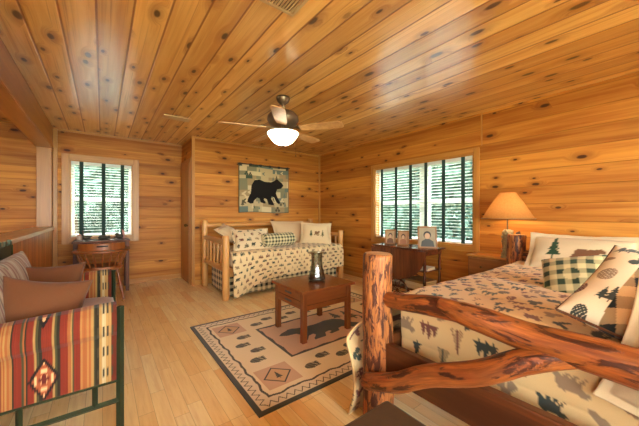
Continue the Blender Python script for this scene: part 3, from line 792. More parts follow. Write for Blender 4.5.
# ================================================================== daybed
db = thing('log_daybed', 'pale peeled-log daybed against the back wall below the bear hanging', 'daybed', (1.32, 3.84, 0))
DX, DY = 1.32, 3.84
def dl(x, y, z): return (x-DX, y-DY, z)
for (x, y, zt, sd) in ((1.33, 3.84, .87, 1), (1.32, 4.80, 1.06, 2), (3.42, 3.86, .87, 3), (3.42, 4.80, 1.06, 4)):
    MB().log([dl(x, y, .01), dl(x, y, .45), dl(x, y, zt)], .047, 14, 6, .02, sd).build('post', LOGPALE, db)
for x in (1.325, 3.42):
    for z in (.42, .795): MB().log([dl(x, 3.87, z), dl(x, 4.77, z)], .037, 12, 6, .03, z*7+x).build('end_rail', LOGPALE, db)
    for k in range(5): y = 4.0+k*.16; MB().log([dl(x, y, .44), dl(x, y, .78)], .02, 10, 3, .03, k).build('spindle', LOGPALE, db)
for z in (.5, .98): MB().log([dl(1.34, 4.80, z), dl(2.4, 4.80, z+.01), dl(3.40, 4.80, z)], .04, 12, 6, .03, z*5).build('back_rail', LOGPALE, db)
MB().box(1.36-DX, 3.4-DX, 3.87-DY, 3.9-DY, .3, .42).build('front_rail', LOGPALE, db, .004)
m = MB().box(1.40, 3.37, 3.86, 4.74, .43, .60).build('mattress', WHITEC, bevel=.04); tag(m, 'mattress on the daybed under the printed quilt', 'mattress')
def skirt(x0, x1, y0, y1, z0, z1):
    path = [(x0, y1), (x0, y0), (x1, y0), (x1, y1)]; pts = []; d = 0; ds = []
    for (a, b) in zip(path[:-1], path[1:]):
        n = int(math.dist(a, b)/.012)
        for i in range(n): t = i/n; pts.append((a[0]+(b[0]-a[0])*t, a[1]+(b[1]-a[1])*t)); ds.append(d+t*math.dist(a, b))
        d += math.dist(a, b)
    pts = np.array(pts); ds = np.array(ds); z = np.linspace(z0, z1, 36)
    Dm, Zm = np.meshgrid(ds, z, indexing='ij')
    P = np.stack([np.repeat(pts[:, :1], 36, 1), np.repeat(pts[:, 1:], 36, 1), Zm], -1)
    P[..., 1] -= .008*np.sin(Dm*21)*(z1-Zm)/(z1-z0); P[..., 0] += .004*np.sin(Dm*17)*(z1-Zm)/(z1-z0)
    return P-np.array([DX, DY, 0]), check(Dm, Zm, .045, rgb(40,44,38), rgb(216,196,150)), np.stack([Dm, Zm, 0*Dm], -1)
P, C, U = skirt(1.41, 3.36, 3.92, 4.72, .025, .42)
grid_obj('gingham_skirt', P, PRINTC, C, U, None, db, .006)
def day_quilt():
    x0, x1, y0, zt, r = 1.395, 3.375, 3.85, .615, .05
    s = np.linspace(0, 1, 320); t = np.linspace(-.62, .86, 230)
    S, T = np.meshgrid(s, t, indexing='ij'); Xs = x0+S*(x1-x0)
    e = np.maximum(-T, 0)
    lim = .43-.04*S+.17*(1-sst(S, 0, .3))+.03*np.sin(S*9)*S*.6
    e = e*lim/.62; o, dn = fold(e, r)
    w = np.clip(e/.12, 0, 1)
    X = Xs+w*(.05*sst(S, .8, 1)+.012*np.sin(S*30))-.035*w*(1-sst(S, 0, .25))*0
    Y = y0+np.maximum(T, 0)-o-w*(.014*np.sin(S*24+2)+.012)-.06*w*(1-sst(S, 0, .2))*np.clip(e/.3, 0, 1)
    Z = zt-dn+np.where(e > 0, 0, .012*wav(S*2, T, 8, 1.5)+.02)+np.where(e > 0, .02*(1-w), 0)
    C = print_cloth(S*2.0, T, .105, .082, .07, 14, rgb(226,200,152), ('pines','bear','cone','pine','pines','fern','fish'))
    o = grid_obj('bed_quilt', np.stack([X, Y, Z], -1), PRINTC, C, np.stack([S*2, T, 0*S], -1), None, None, .01)
    return tag(o, 'cream quilt with small rows of trees and bears draped over the daybed', 'quilt')
day_quilt()
gD = 'pillows on the daybed'
p = pillow('pillow', .62, .42, .16, WHITEC, None, .03, 31, 40); tag(p, 'plain cream pillow against the left log end of the daybed', 'pillow', gD)
pose(p, (1.68, 4.42, .80), (.75, -.6, .0), (.35, -.5, .8))
def dprint(x, y): return print_cloth(x, y, .11, .095, .07, 23, rgb(224,202,162))
p = pillow('pillow', .60, .44, .18, PRINTC, dprint, .03, 33, 70); tag(p, 'pillow printed with small trees and bears left of the checked bolster on the daybed', 'pillow', gD)
pose(p, (1.83, 4.13, .775), (.95, -.2, .03), (-.15, -.75, .75))
p = pillow('pillow', .72, .46, .16, WHITEC, None, .035, 35, 40); tag(p, 'plain cream pillow leaning on the back rail behind the checked bolster', 'pillow', gD)
pose(p, (2.80, 4.58, .835), (1, 0, -.03), (0, -1, .6))
def dsh(x, y):
    C = np.empty(x.shape+(3,)); C[:] = rgb(222,198,156)
    for cx, k, i in ((-.09, 'pine', rgb(70,78,54)), (.02, 'bear', rgb(126,92,60)), (.12, 'pine', rgb(96,92,64))): C[motif(k, (x-cx)/.11, (y+.03)/.13)] = i
    return C
p = pillow('pillow', .58, .44, .16, PRINTC, dsh, .035, 37, 60); tag(p, 'cream pillow with a small tree-and-bear motif at the right end of the daybed', 'pillow', gD)
pose(p, (3.13, 4.22, .81), (.75, -.6, .0), (-.5, -.75, .5))
# bolster
def bolster():
    n, m = 60, 72; R, Lh = .105, .29
    a = np.linspace(-1, 1, n); th = np.linspace(0, 2*PI, m)
    A, TH = np.meshgrid(a, th, indexing='ij')
    rr = R*(1-np.clip((np.abs(A)-.86)/.14, 0, 1)**2.5)**.5
    P = np.stack([A*Lh, rr*np.cos(TH), rr*np.sin(TH)], -1)
    C = check(A*Lh, TH*R, .0275, rgb(44,50,38), rgb(222,206,158))
    o = grid_obj('bolster', P, PRINTC, C, np.stack([A, TH*R, 0*A], -1))
    tag(o, 'green and cream gingham bolster cushion in the middle of the daybed', 'bolster', gD)
    o.location = (2.22, 4.0, .765); o.rotation_euler = (0, 0, math.radians(3)); return o
bolster()

# bear wall hanging
def hanging():
    x0, x1, z0, z1 = 1.94, 2.98, 1.19, 2.075
    x = np.linspace(0, x1-x0, 260); z = np.linspace(0, z1-z0, 230)
    X, Z = np.meshgrid(x, z, indexing='ij'); w, h = x1-x0, z1-z0
    C = np.empty(X.shape+(3,)); C[:] = rgb(176,152,112)
    r = np.random.default_rng(5); pal = [rgb(182,160,120), rgb(128,122,94), rgb(104,112,100), rgb(64,76,60), rgb(200,178,138), rgb(156,132,96), rgb(84,74,56)]
    yy = 0
    while yy < h:
        dh = r.uniform(.05, .13); xx = 0
        while xx < w:
            dw = r.uniform(.06, .2); C[(X >= xx) & (X < xx+dw) & (Z >= yy) & (Z < yy+dh)] = pal[int(r.choice(7, p=[.36, .1, .08, .06, .25, .12, .03]))]; xx += dw
        yy += dh
    for k in range(34):
        cx, cy, s = r.uniform(.05, w-.05), r.uniform(.06, h-.06), r.uniform(.07, .13)
        C[motif(r.choice(['pine', 'pine', 'leaves', 'twig']), (X-cx)/s, (Z-cy)/s)] = pal[int(r.choice([3, 6, 2, 4]))]
    C[motif('bear', (X-w*.52)/.76, (Z-h*.46)/.72)] = rgb(24,20,18)
    b = np.minimum(np.minimum(X, w-X), np.minimum(Z, h-Z)) < .014; C[b] = rgb(92,84,62)
    P = np.stack([x0+X, YB-.022-.006*np.sin(X*9)*(1-Z/h), z0+Z+.01*np.sin(X*6)], -1)
    o = grid_obj('wall_hanging', P, QUILTW, C, np.stack([X, Z, 0*X], -1), None, None, .008)
    tag(o, 'patchwork wall hanging with a black bear silhouette above the daybed', 'wall hanging')
    MB().tube([(x0-.02, YB-.028, z1+.004), (x1+.02, YB-.028, z1+.004)], .009, 8).build('hanging_rod', BLACKM, o)
    mtab = plain('dark_tabs', rgb(52,46,38), .8)
    for k in range(6): c = x0+.03+k*(w-.06)/5; MB().box(c-.02, c+.02, YB-.042, YB-.016, z1-.025, z1+.018).build('hanging_tab', mtab, o)
hanging()

# ================================================================== coffee table + hurricane
ct = thing('coffee_table', 'square-legged cherry wood coffee table with end drawer standing on the rug', 'coffee table', (1.72, 2.375, 0))
for sx in (-1, 1):
    for sy in (-1, 1): MB().box(sx*.27-.024, sx*.27+.024, sy*.235-.024, sy*.235+.024, .008, .458).build('leg', CHERRY, ct, .003)
MB().box(-.322, .33, -.288, .29, .458, .485).build('table_top', CHERRY, ct, .005)
MB().box(-.245, .245, -.245, -.225, .315, .456).build('side_panel', CHERRY, ct, .002)
MB().box(-.245, .245, .225, .245, .315, .456).build('side_panel', CHERRY, ct, .002)
MB().box(.26, .28, -.21, .21, .315, .456).build('end_panel', CHERRY, ct, .002)
MB().box(-.262, .255, -.222, .222, .3, .315).build('bottom_panel', CHERRY, ct, .002)
MB().box(-.25, .25, -.262, -.248, .3, .345).build('apron_rail', CHERRY, ct, .002)
for z in (.308, .384):
    dr = MB().box(-.292, -.266, -.208, .208, z, z+.072).build('drawer', CHERRY, ct, .003)
    MB().box(-.2935, -.290, -.06, .06, z+.03, z+.05).build('finger_pull_shade', plain('recess_shade', rgb(40,20,10), .7), dr)  # thin dark block painted as the shade inside a finger recess
hu = thing('glass_candle_holder', 'clear glass hurricane candle holder with wide disc rim on the coffee table', 'candle holder', (1.77, 2.37, .485))
MB().lathe([(.0,.003), (.078,.003), (.088,.012), (.088,.04), (.078,.08), (.064,.13), (.056,.2), (.058,.262), (.062,.283), (.096,.287), (.098,.294), (.064,.296), (.056,.288), (.053,.262), (.052,.2), (.06,.13), (.074,.08), (.084,.04), (.084,.014), (.0,.009)], 32).build('glass_body', CLEARG, hu)
MB().lathe([(0,.0095), (.078,.0145), (.079,.034), (.05,.045), (.0,.048)], 24).build('potpourri_fill', plain('dark_pebble_fill', rgb(70,44,36), .5, 0, .6, 90), hu)
tag(MB().lathe([(0,0), (.02,0), (.02,.075), (.016,.08), (0,.08)], 16, (1.77, 2.37, .534)).build('candle', plain('candle_wax', rgb(212,190,160), .5), None), 'short wax candle inside the glass hurricane on the coffee table', 'candle')

# ================================================================== rug
def rug():
    x0, x1, y0, y1 = .72, 2.95, 1.52, 3.15
    W, H = x1-x0, y1-y0
    x = np.linspace(0, W, 560); y = np.linspace(0, H, 410); X, Y = np.meshgrid(x, y, indexing='ij')
    TAN, DK, SAL, CR = rgb(230,208,166), rgb(74,70,58), rgb(206,164,130), rgb(224,204,170)
    C = np.empty(X.shape+(3,)); C[:] = TAN
    d = np.minimum(np.minimum(X, W-X), np.minimum(Y, H-Y))
    side = np.where((np.minimum(X, W-X) < np.minimum(Y, H-Y)), Y, X)
    C[d < .13] = CR
    zz = .068+.022*(2*np.abs((side/.06) % 1-.5)*2-1)
    C[np.abs(d-zz) < .0055] = DK
    C[d < .033] = DK
    wl = .128+.006*np.sin(side*23)+.004*np.sin(side*51)
    C[np.abs(d-wl) < .009] = DK
    # corner blocks
    for cx in (.295, W-.295):
        for cy in (.315, H-.315):
            ax, ay = np.abs(X-cx), np.abs(Y-cy)
            C[(ax < .135) & (ay < .135)] = SAL
            q = ax/.115+ay/.115
            C[(q < 1) & (q > .86)] = DK; C[(q < .86)] = rgb(204,160,112)
            C[(q > .84) & (q < .93) & (((X+Y)*40 % 1) < .45)] = DK
            C[motif('pine', (X-cx)/.09, (Y-cy)/.1) & (q < .7)] = DK
    # paw prints
    def paw(cx, cy, a, s):
        ca, sa = math.cos(a), math.sin(a); u = ((X-cx)*ca+(Y-cy)*sa)/s; v = (-(X-cx)*sa+(Y-cy)*ca)/s
        m = (u/.62)**2+(v/.40)**2 < 1
        m &= ~((np.abs(np.sin(u*9+v*5)) < .25) & (u > -.1)); m |= (np.abs(u+.18) < .4) & (np.abs(v) < .2)
        for k in range(4): m |= ((u-.56)/.14)**2+((v+.27-.18*k)/.08)**2 < 1
        C[m] = rgb(104,96,76); C[m & (np.sin(X*190+Y*60) > .3)] = rgb(76,70,56)
    r = np.random.default_rng(2)
    for k in range(4):
        for jx in range(2):
            yy = .60+k*.155
            if k < 4: paw(.27+(k % 2)*.07+jx*(W-.6), yy, 0, .098)
    for k in range(8):
        for jy in range(2):
            xx = .57+k*(W-1.14)/7; paw(xx, .27+(k % 2)*.08+jy*(H-.62), .0, .098)
    # middle panel with bear and trees
    px0, px1, py0, py1 = .51, W-.51, .47, H-.47
    inp = (X > px0) & (X < px1) & (Y > py0) & (Y < py1)
    e = np.minimum(np.minimum(X-px0, px1-X), np.minimum(Y-py0, py1-Y))
    C[inp] = SAL; C[inp & (e < .028+.005*np.sin(side*31))] = DK
    g = rgb(76,72,62)
    C[motif('bear', -(X-W*.47)/.86, (Y-(H*.5-.03))/.5) & inp] = g
    for (tx, ty, s) in ((px1-.17, H*.5+.1, .3), (px1-.32, H*.5+.17, .22), (px1-.1, H*.5-.1, .2)):
        C[motif('pine', (X-tx)/s, (Y-ty)/s) & inp & (e > .03)] = g
    P = np.stack([x0+X, y0+Y, .006+.0012*wav(X, Y, 3, .8)], -1)
    o = grid_obj('area_rug', P, RUGC, C, np.stack([X, Y, 0*X], -1), None, None, .008)
    tag(o, 'tan lodge rug with paw prints, diamonds and a dark bear under the coffee table', 'rug')
rug()

# ================================================================== sofa
sf = thing('sofa', 'small sofa with striped southwestern fabric on a dark green metal frame at the left', 'sofa', (-.24, 2.45, 0))
SX, SY = -.24, 2.45
K1 = dict(o=rgb(192,114,64), r=rgb(152,58,40), d=rgb(62,54,40), g=rgb(92,88,58), t=rgb(206,160,96), y=rgb(206,144,84), b=rgb(120,52,34), c=rgb(226,200,150))
def stripes(q):
    """q: metres back from the front edge of the arm"""
    seq = [('b', 0.0221), ('t', 0.0228), ('c', 0.0157), ('t', 0.0133), ('d', 0.0153), ('g', 0.0054), ('t', 0.0108), ('o', 0.0096), ('y', 0.0074), ('o', 0.0158), ('y', 0.0094), ('r', 0.0236), ('g', 0.0061), ('t', 0.006), ('o', 0.009), ('r', 0.0295), ('d', 0.0106), ('g', 0.0077), ('t', 0.0067), ('r', 0.0374), ('d', 0.0092), ('g', 0.01), ('t', 0.0072), ('r', 0.0231), ('d', 0.0053), ('o', 0.0052), ('g', 0.0069), ('r', 0.0256), ('d', 0.0067), ('y', 0.0083), ('o', 0.0066), ('t', 0.0049), ('o', 0.0066), ('y', 0.0049), ('r', 0.03), ('d', 0.012), ('t', 0.01), ('r', 0.03), ('g', 0.012), ('o', 0.02), ('y', 0.015), ('r', 0.03), ('d', 0.012), ('o', 0.03), ('r', 0.04)]
    C = np.empty(q.shape+(3,)); C[:] = K1['r']; a = 0
    for k, w in seq: C[(q >= a) & (q < a+w)] = K1[k]; a += w
    return C*.55*(1+.16*np.sign(np.sin(q*1150))*(np.sin(q*171) > -.2))[..., None]
def arm(ya, sgn, nm):
    # profile from the inside seat, over the padded roll and down the outside; sgn=-1 outside towards -Y
    prof = [(-.12, .46), (-.115, .55), (-.105, .64), (-.08, .685), (-.045, .702), (-.01, .695), (.018, .665), (.034, .62), (.026, .575), (.004, .545), (-.004, .5), (-.004, .42), (-.004, .30)]
    pr = []
    for i in range(len(prof)-1):
        for k in range(8): t = k/8; pr.append((prof[i][0]+(prof[i+1][0]-prof[i][0])*t, prof[i][1]+(prof[i+1][1]-prof[i][1])*t))
    pr.append(prof[-1]); pr = np.array(pr)
    dl = np.concatenate([[0], np.cumsum(np.hypot(*np.diff(pr, axis=0).T))])
    q = np.linspace(0, .60, 220); n = len(pr)
    Q, D = np.meshgrid(q, dl, indexing='ij')
    Yp = np.repeat(pr[None, :, 0], 220, 0); Zp = np.repeat(pr[None, :, 1], 220, 0)
    C = stripes(Q)
    zz = Zp; dia = lambda cz, cq, w, h, lo, hi: ((np.abs(Q-cq)/w+np.abs(zz-cz)/h >= lo) & (np.abs(Q-cq)/w+np.abs(zz-cz)/h < hi))
    out = Yp > -.1
    for cz in (.405, .765):
        C[dia(cz, .278, .056, .105, 0, 1) & out] = rgb(38,26,24)
        inner = dia(cz, .278, .042, .082, 0, 1) & out
        C[inner] = rgb(150,78,48)
        pat = (np.abs(Q-.278) % .024 < .010) & (np.abs(zz-cz) % .034 < .018)
        C[inner & pat] = rgb(226,170,120)
        C[dia(cz, .278, .018, .03, 0, 1) & out] = rgb(90,34,30)
    for cq in (.028, .066):                 # small woven ladder motifs near the front
        m = (np.abs(Q-cq) < .014) & ((zz*9.0) % 1 < .5); C[m & (np.abs(Q-cq) > .006)] = K1['d']
    P = np.stack([.06-Q+.24*0+0*Q, sgn*(Yp), Zp], -1)
    P[..., 0] += -SX; P[..., 1] += ya-SY
    P[..., 2] -= .03*np.clip((Q-.05)/.5, 0, 1)*sst(Zp, .42, .68)
    grid_obj(nm, P, KILIM, C, np.stack([Q, D, 0*Q], -1), None, sf, .012)
arm(1.85, -1, 'arm'); arm(3.06, 1, 'arm')
def sl(x, y, z): return (x-SX, y-SY, z)
for ya, s in ((1.85, -1), (3.06, 1)):
    for x in (.075, -.54):
        MB().tube([sl(x, ya, 0), sl(x, ya, .69)], .0175, 4).build('leg', GREENM, sf)
    MB().tube([sl(.075, ya, .195), sl(-.54, ya, .195)], .014, 4).build('lower_rail', GREENM, sf)
    MB().tube([sl(.075, ya, .3), sl(-.54, ya, .3)], .008, 4).build('fabric_bar', GREENM, sf)
    for x in (-.03, -.3): MB().tube([sl(x, ya, .195), sl(x, ya, .3)], .012, 4).build('strut', GREENM, sf)
for z in (.25,): MB().tube([sl(.075, 1.85, z), sl(.075, 3.06, z)], .014, 4).build('front_rail', GREENM, sf)
MB().tube([sl(-.54, 1.85, .25), sl(-.54, 3.06, .25)], .014, 4).build('back_rail', GREENM, sf)
for y in (1.85, 3.06): MB().tube([sl(-.54, y, .6), sl(-.545, y, .95)], .0175, 4).build('back_post', GREENM, sf)
cut = [(1.83, .87), (3.08, .87), (3.08, .97)]
yy = 3.04; hts = [.99, .965, .985, .955]
i = 0
while yy > 1.86: cut += [(yy, hts[i % 4]), (yy-.02, hts[i % 4]), (yy-.024, .952), (yy-.05, .955)]; yy -= .062; i += 1
cut += [(1.83, .96)]
MB().prism([(y-SY, z) for y, z in cut], -.553-SX, -.535-SX, axis=0).build('back_crest', GREENM, sf)
sc = pillow('seat_cushion', 1.12, .56, .2, SEATC, None, 0, 41, 40, .01, .004, None, .22); sc.parent = sf; sc.location = sl(-.20, 2.455, .43); sc.rotation_euler = (0, 0, PI/2)
def pale(x, y):
    C = np.empty(x.shape+(3,)); C[:] = rgb(196,168,140)
    q = (x+2)/.13 % 1
    for a, b, c in ((.0,.12,rgb(150,92,76)), (.2,.26,rgb(110,88,70)), (.34,.5,rgb(214,194,168)), (.6,.66,rgb(146,70,56)), (.8,.92,rgb(176,132,110))): C[(q >= a) & (q < b)] = c
    return C*.7
bc = pillow('back_cushion', 1.1, .46, .14, KILIM, pale, 0, 43, 80, .02, .004, None, .3)
M = Matrix.Rotation(PI/2, 4, 'Z') @ Matrix.Rotation(math.radians(78), 4, 'X'); M.translation = Vector(sl(-.43, 2.455, .68)); bc.parent = sf; bc.matrix_local = M
gS = 'brown cushions on the striped sofa'
p = pillow('throw_pillow', .37, .40, .17, VELVET, None, 0, 51, 44, .12, .007); tag(p, 'brown velvet pillow leaning inside the near arm of the striped sofa', 'pillow', gS)
pose(p, (-.26, 2.09, .64), (1, .10, -.22), (0.0, -1, .25))
p = pillow('throw_pillow', .38, .38, .15, VELVET, None, 0, 53, 44, .12, .007); tag(p, 'brown velvet pillow nearer the far arm of the striped sofa', 'pillow', gS)
pose(p, (-.29, 2.62, .655), (1, .1, -.06), (0.0, -1, .25))

# ================================================================== desk, captain's chair, figurines
dk = thing('desk', 'small dark wooden desk under the alcove window', 'desk', (.0, 5.45, 0))
MB().box(-.34, .34, -.23, .235, .755, .78).build('desk_top', DESKW, dk, .004)
for sx in (-1, 1):
    for sy in (-1, 1): MB().box(sx*.305-.022, sx*.305+.022, sy*.2-.022, sy*.2+.022, 0, .755).build('leg', DESKW, dk, .003)
MB().box(-.283, .283, .19, .205, .60, .755).box(-.31, -.295, -.178, .178, .62, .755).box(.295, .31, -.178, .178, .62, .755).build('apron', DESKW, dk)
dr = MB().box(-.28, .28, -.215, -.19, .62, .752).build('drawer', DESKW, dk, .004)
for x in (-.14, .14): MB().ball((x, -.228, .685), .014, 8, 6).build('knob', BRASS, dr)

cc = thing('captains_chair', 'brown wooden captain\'s chair with curved spindle back tucked up to the alcove desk', 'chair', (.0, 4.97, 0))
seat = [(.23*math.copysign(abs(math.cos(a))**.7, math.cos(a)), .22*math.copysign(abs(math.sin(a))**.7, math.sin(a))) for a in [2*PI*k/36 for k in range(36)]]
MB().prism(seat, .425, .462).build('seat', CHAIRW, cc, .01)
for sx in (-1, 1):
    for sy in (-1, 1):
        a, b = Vector((sx*.16, sy*.15, .425)), Vector((sx*.235, sy*.225, 0))
        pts = [a.lerp(b, t) for t in (0, .2, .35, .5, .7, .9, 1)]
        MB().tube(pts, [.013, .019, .014, .02, .021, .014, .013], 10).build('leg', CHAIRW, cc)
for sx in (-1, 1): MB().tube([(sx*.205, -.195, .17), (sx*.205, 0, .18), (sx*.205, .195, .17)], [.009, .014, .009], 8).build('stretcher', CHAIRW, cc)
MB().tube([(-.2, 0, .18), (0, 0, .18), (.2, 0, .18)], [.009, .014, .009], 8).build('stretcher', CHAIRW, cc)
def rail(a): return (.285*math.cos(a), -.03+.235*math.sin(a))
arc = []
for k in range(25):
    a = PI+PI*k/24; arc.append(rail(a))
path = [(-.275, .2)]+[(-.29, .08)]+arc+[(.29, .08), (.275, .2)]
ar = MB(); n = len(path)
inn, outp = [], []
for i, (x, y) in enumerate(path):
    x0, y0 = path[max(i-1, 0)]; x1, y1 = path[min(i+1, n-1)]; t = Vector((x1-x0, y1-y0)).normalized(); nn = Vector((-t.y, t.x)); w = .026 if 2 < i < n-3 else .034
    inn.append((x+nn.x*w, y+nn.y*w)); outp.append((x-nn.x*w, y-nn.y*w))
ar.prism(inn+outp[::-1], .655, .682); ar.build('arm_rail', CHAIRW, cc, .006)
cr = MB(); fr, bk = [], []
for k in range(21):
    a = PI*1.5+(-.5+k/20)*2.1; x, y = rail(a); fr.append((x*.93, -.03+(y+.03)*.93)); bk.append((x*1.04, -.03+(y+.03)*1.04))
o = cr.prism(fr+bk[::-1], .684, .785).build('crest_rail', CHAIRW, cc, .012)
MB().box(-.06, .06, -.03-.235*1.052, -.03-.235*1.03, .738, .757).build('hand_slot_shade', plain('slot_shade', rgb(40,22,12), .8), o)  # dark block coloured as the shade in the crest's hand slot
for k in range(9):
    a = PI+PI*(k+.5)/9; x, y = rail(a); b = Vector((x, y, .655)); s0 = Vector((x*.7, y*.72, .46))
    MB().tube([s0, s0.lerp(b, .3), s0.lerp(b, .5), s0.lerp(b, .7), b], [.009, .012, .016, .011, .008], 8).build('spindle', CHAIRW, cc)
for sx in (-1, 1): MB().tube([(sx*.2, .12, .46), (sx*.24, .13, .55), (sx*.28, .15, .655)], [.012, .018, .01], 8).build('spindle', CHAIRW, cc)

gF = 'figurines on the alcove desk'
j = thing('small_jar', 'small pinkish jar at the left end of the alcove desk', 'jar', (-.272, 5.52, .78), 0, gF)
MB().lathe([(0,0), (.028,0), (.034,.02), (.034,.055), (.026,.07), (0,.07)], 16).build('jar_body', PORCEL, j); MB().lathe([(0,.07), (.03,.07), (.028,.08), (.008,.086), (0,.094)], 16).build('jar_lid', PINKM, j)
g = MB(); g.ball((0,0,.035), (.05,.03,.033)).tube([(-.03,0,.05), (-.042,0,.09), (-.036,0,.125)], [.016,.01,.011], 8).ball((-.042,0,.132), (.018,.012,.012), 8, 6).tube([(.03,0,.045), (.068,0,.055)], [.02,.004], 8)
o = g.build('goose_figurine', STONEM, None, 0, (-.19, 5.52, .781)); tag(o, 'dark long-necked goose figurine beside the jar on the alcove desk', 'figurine', gF)
g = MB(); g.ball((0,0,.03), (.07,.035,.03)).ball((.065,0,.035), .022, 8, 6).ball((-.03,0,.048), (.03,.025,.018), 8, 6)
for sx in (-.04, .04):
    for sy in (-.025, .025): g.ball((sx, sy, .008), (.018, .012, .009), 8, 6)
o = g.build('turtle_figurine', STONEM, None, 0, (.015, 5.50, .781)); tag(o, 'low dark crouching animal figurine in the middle of the alcove desk', 'figurine', gF)
bd = thing('duck_figurine', 'dark duck figurine with a pink upright piece at the right of the alcove desk', 'figurine', (.215, 5.50, .781), 0, gF)
g = MB(); g.ball((0,0,.038), (.055,.035,.034)).ball((-.03,0,.07), (.03,.022,.024)).tube([(-.05,0,.02), (-.085,0,.008)], [.014,.006], 8); g.build('duck_body', STONEM, bd)
MB().prism([(.045,.0), (.07,.0), (.066,.12), (.03,.15), (.036,.1)], -.006, .006, axis=1).build('pink_piece', PINKM, bd)

# ================================================================== outdoors
gr = MB().box(-30, 40, -30, 40, -2.72, -2.7).build('ground', GRASS); struct(gr, 'grass outside the windows')
def sky_blocker():  # added slope that keeps bright sky out of the window views
    a = np.linspace(-.5, 2.6, 70); r = np.linspace(0, 1, 24); A, Q = np.meshgrid(a, r, indexing='ij')
    d = 13+18*Q; z = -2.7+17*Q**1.3+.7*np.sin(A*23+Q*5)*Q+.5*np.sin(A*41-Q*17)*Q
    P = np.stack([d*np.cos(A), 4+d*np.sin(A), z], -1)
    return struct(grid_obj('sky_block_slope', P, SKYBLOCK), 'added green slope blocking the bright sky beyond the windows')
SKYBLOCK = plain('sky_block_green', rgb(74,96,84), .95, 0, .5, 1.2)
sky_blocker()
def tree(label, x, y, h, w, nl, seed):
    r = np.random.default_rng(seed)
    root = thing('leafy_tree', label, 'tree', (x, y, -2.7), 0, 'trees outside the windows')
    MB().tube([(0,0,0), (.05,.03,h*.4), (-.05,.05,h*.75)], [.13,.1,.04], 10).build('trunk', TRUNK, root)
    cl = np.stack([r.normal(0, w*.5, 26), r.normal(0, w*.5, 26), r.uniform(h*.18, h*.95, 26)], -1)
    c = cl[r.integers(26, size=nl)]+r.normal(0, w*.2, (nl, 3)); s = r.uniform(.07, .17, nl)[:, None]
    a = r.normal(size=(nl, 3)); a /= np.linalg.norm(a, axis=1)[:, None]; b = np.cross(a, r.normal(size=(nl, 3))); b /= np.linalg.norm(b, axis=1)[:, None]
    V = np.stack([c-a*s, c-b*s*.6, c+a*s, c+b*s*.6], 1).reshape(-1, 3)
    o = np_mesh('foliage', V, np.arange(nl*4).reshape(-1, 4), LEAF, None, None, root, 0, False); o['kind'] = 'stuff'
tw = [('right', 7.6, 1.2, 6.6, 1.3), ('right', 8.4, 3.6, 7.0, 1.5), ('right', 9.6, 6.4, 7.6, 1.7), ('right', 7.8, 5.2, 6.2, 1.2), ('right', 11.5, 4.3, 8.2, 2.0), ('right', 10.8, 8.6, 8.0, 1.9)]
tn = ['thin tree nearest the right window', 'leafy tree in the middle of the right window view', 'broad tree far beyond the right window', 'smaller tree beyond the left half of the right window', 'tallest tree farthest beyond the right window', 'tree beyond the far left edge of the right window']
for k, (sd, x, y, h, w) in enumerate(tw): tree(tn[k], x, y, h, w, 5200, 60+k)
for k, (x, y, h, w, lb) in enumerate([(-.6, 9.8, 6.8, 1.2, 'tree outside the alcove window, on its left'), (.9, 10.4, 7.2, 1.3, 'tree outside the alcove window, on its right'), (.1, 12.2, 8.6, 1.9, 'tall tree between the two nearer trees outside the alcove window'), (-2.2, 12.5, 8.0, 1.8, 'tree farthest outside the alcove window')]): tree(lb, x, y, h, w, 5200, 80+k)

# ================================================================== light, camera
wd = bpy.data.worlds.new('daylight'); SC.world = wd; wd.use_nodes = True; nt = wd.node_tree
bg = nt.nodes['Background']; tcn = nt.nodes.new('ShaderNodeTexCoord'); sep = nt.nodes.new('ShaderNodeSeparateXYZ'); mr = nt.nodes.new('ShaderNodeMapRange'); mx = nt.nodes.new('ShaderNodeMix'); mx.data_type = 'RGBA'
nt.links.new(tcn.outputs['Generated'], sep.inputs[0]); nt.links.new(sep.outputs[2], mr.inputs[0]); mr.inputs[1].default_value = -.15; mr.inputs[2].default_value = .35
nt.links.new(mr.outputs[0], mx.inputs[0]); mx.inputs[6].default_value = (.66,.70,.58,1); mx.inputs[7].default_value = (.92,1.0,1.06,1)
nt.links.new(mx.outputs[2], bg.inputs[0]); bg.inputs[1].default_value = 11.0
def portal(name, loc, rot, sx, sy):
    l = bpy.data.lights.new(name, 'AREA'); l.shape = 'RECTANGLE'; l.size = sx; l.size_y = sy; l.cycles.is_portal = True
    o = bpy.data.objects.new(name, l); COL.objects.link(o); o.location = loc; o.rotation_euler = rot
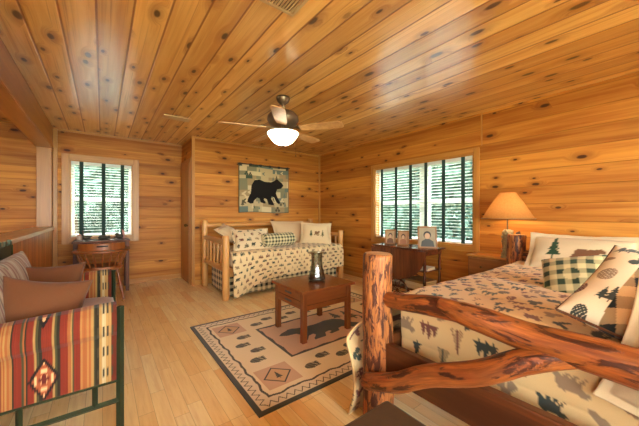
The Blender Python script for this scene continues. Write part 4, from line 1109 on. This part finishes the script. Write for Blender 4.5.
portal('daylight_right', (XR+.2, (W1[0]+W1[1])/2, (W1[2]+W1[3])/2), (0, PI/2, 0), W1[3]-W1[2], W1[1]-W1[0])
portal('daylight_alcove', ((W2[0]+W2[1])/2, YN+.2, (W2[2]+W2[3])/2), (-PI/2, 0, 0), W2[1]-W2[0], W2[3]-W2[2])
portal('daylight_stair', (XL-.2, (W4[0]+W4[1])/2, (W4[2]+W4[3])/2), (0, -PI/2, 0), W4[3]-W4[2], W4[1]-W4[0])  # guides sky light through the added stairwell window
portal('daylight_rear', ((W3[0]+W3[1])/2, YR-.2, (W3[2]+W3[3])/2), (PI/2, 0, 0), W3[1]-W3[0], W3[3]-W3[2])  # guides sky light through the added rear opening
def point(name, loc, power, col, r):
    l = bpy.data.lights.new(name, 'POINT'); l.energy = power; l.color = col; l.shadow_soft_size = r
    o = bpy.data.objects.new(name, l); COL.objects.link(o); o.location = loc
point('table_lamp_bulb', (3.50, 1.225, 1.215), 2.3, (1, .68, .34), .05)
sun = bpy.data.lights.new('sun', 'SUN'); sun.energy = 2.5; sun.color = (1, .97, .92); sun.angle = .02
so = bpy.data.objects.new('sun', sun); COL.objects.link(so); so.location = (12, 12, 20); so.rotation_euler = Vector((-.30, -.30, -.9)).to_track_quat('-Z', 'Y').to_euler()
cam = bpy.data.cameras.new('camera'); cam.sensor_width = 36; cam.sensor_fit = 'HORIZONTAL'; cam.lens = 285/639*36
cam.clip_start = .02
co = bpy.data.objects.new('camera', cam); COL.objects.link(co); co.location = (0, 0, 1.186)
co.rotation_euler = (PI/2, 0, -math.radians(37.3)); cam.shift_y = 0.0
SC.camera = co
SC.view_settings.view_transform = 'Standard'; SC.view_settings.look = 'None'; SC.view_settings.exposure = 1.5; SC.view_settings.gamma = 1.0; SC.view_settings.use_curve_mapping = False
SC.cycles.use_denoising = True
SC.cycles.max_bounces = 10; SC.cycles.diffuse_bounces = 6; SC.cycles.transparent_max_bounces = 12
SC.cycles.caustics_reflective = False; SC.cycles.caustics_refractive = False; SC.cycles.sample_clamp_indirect = 6.0
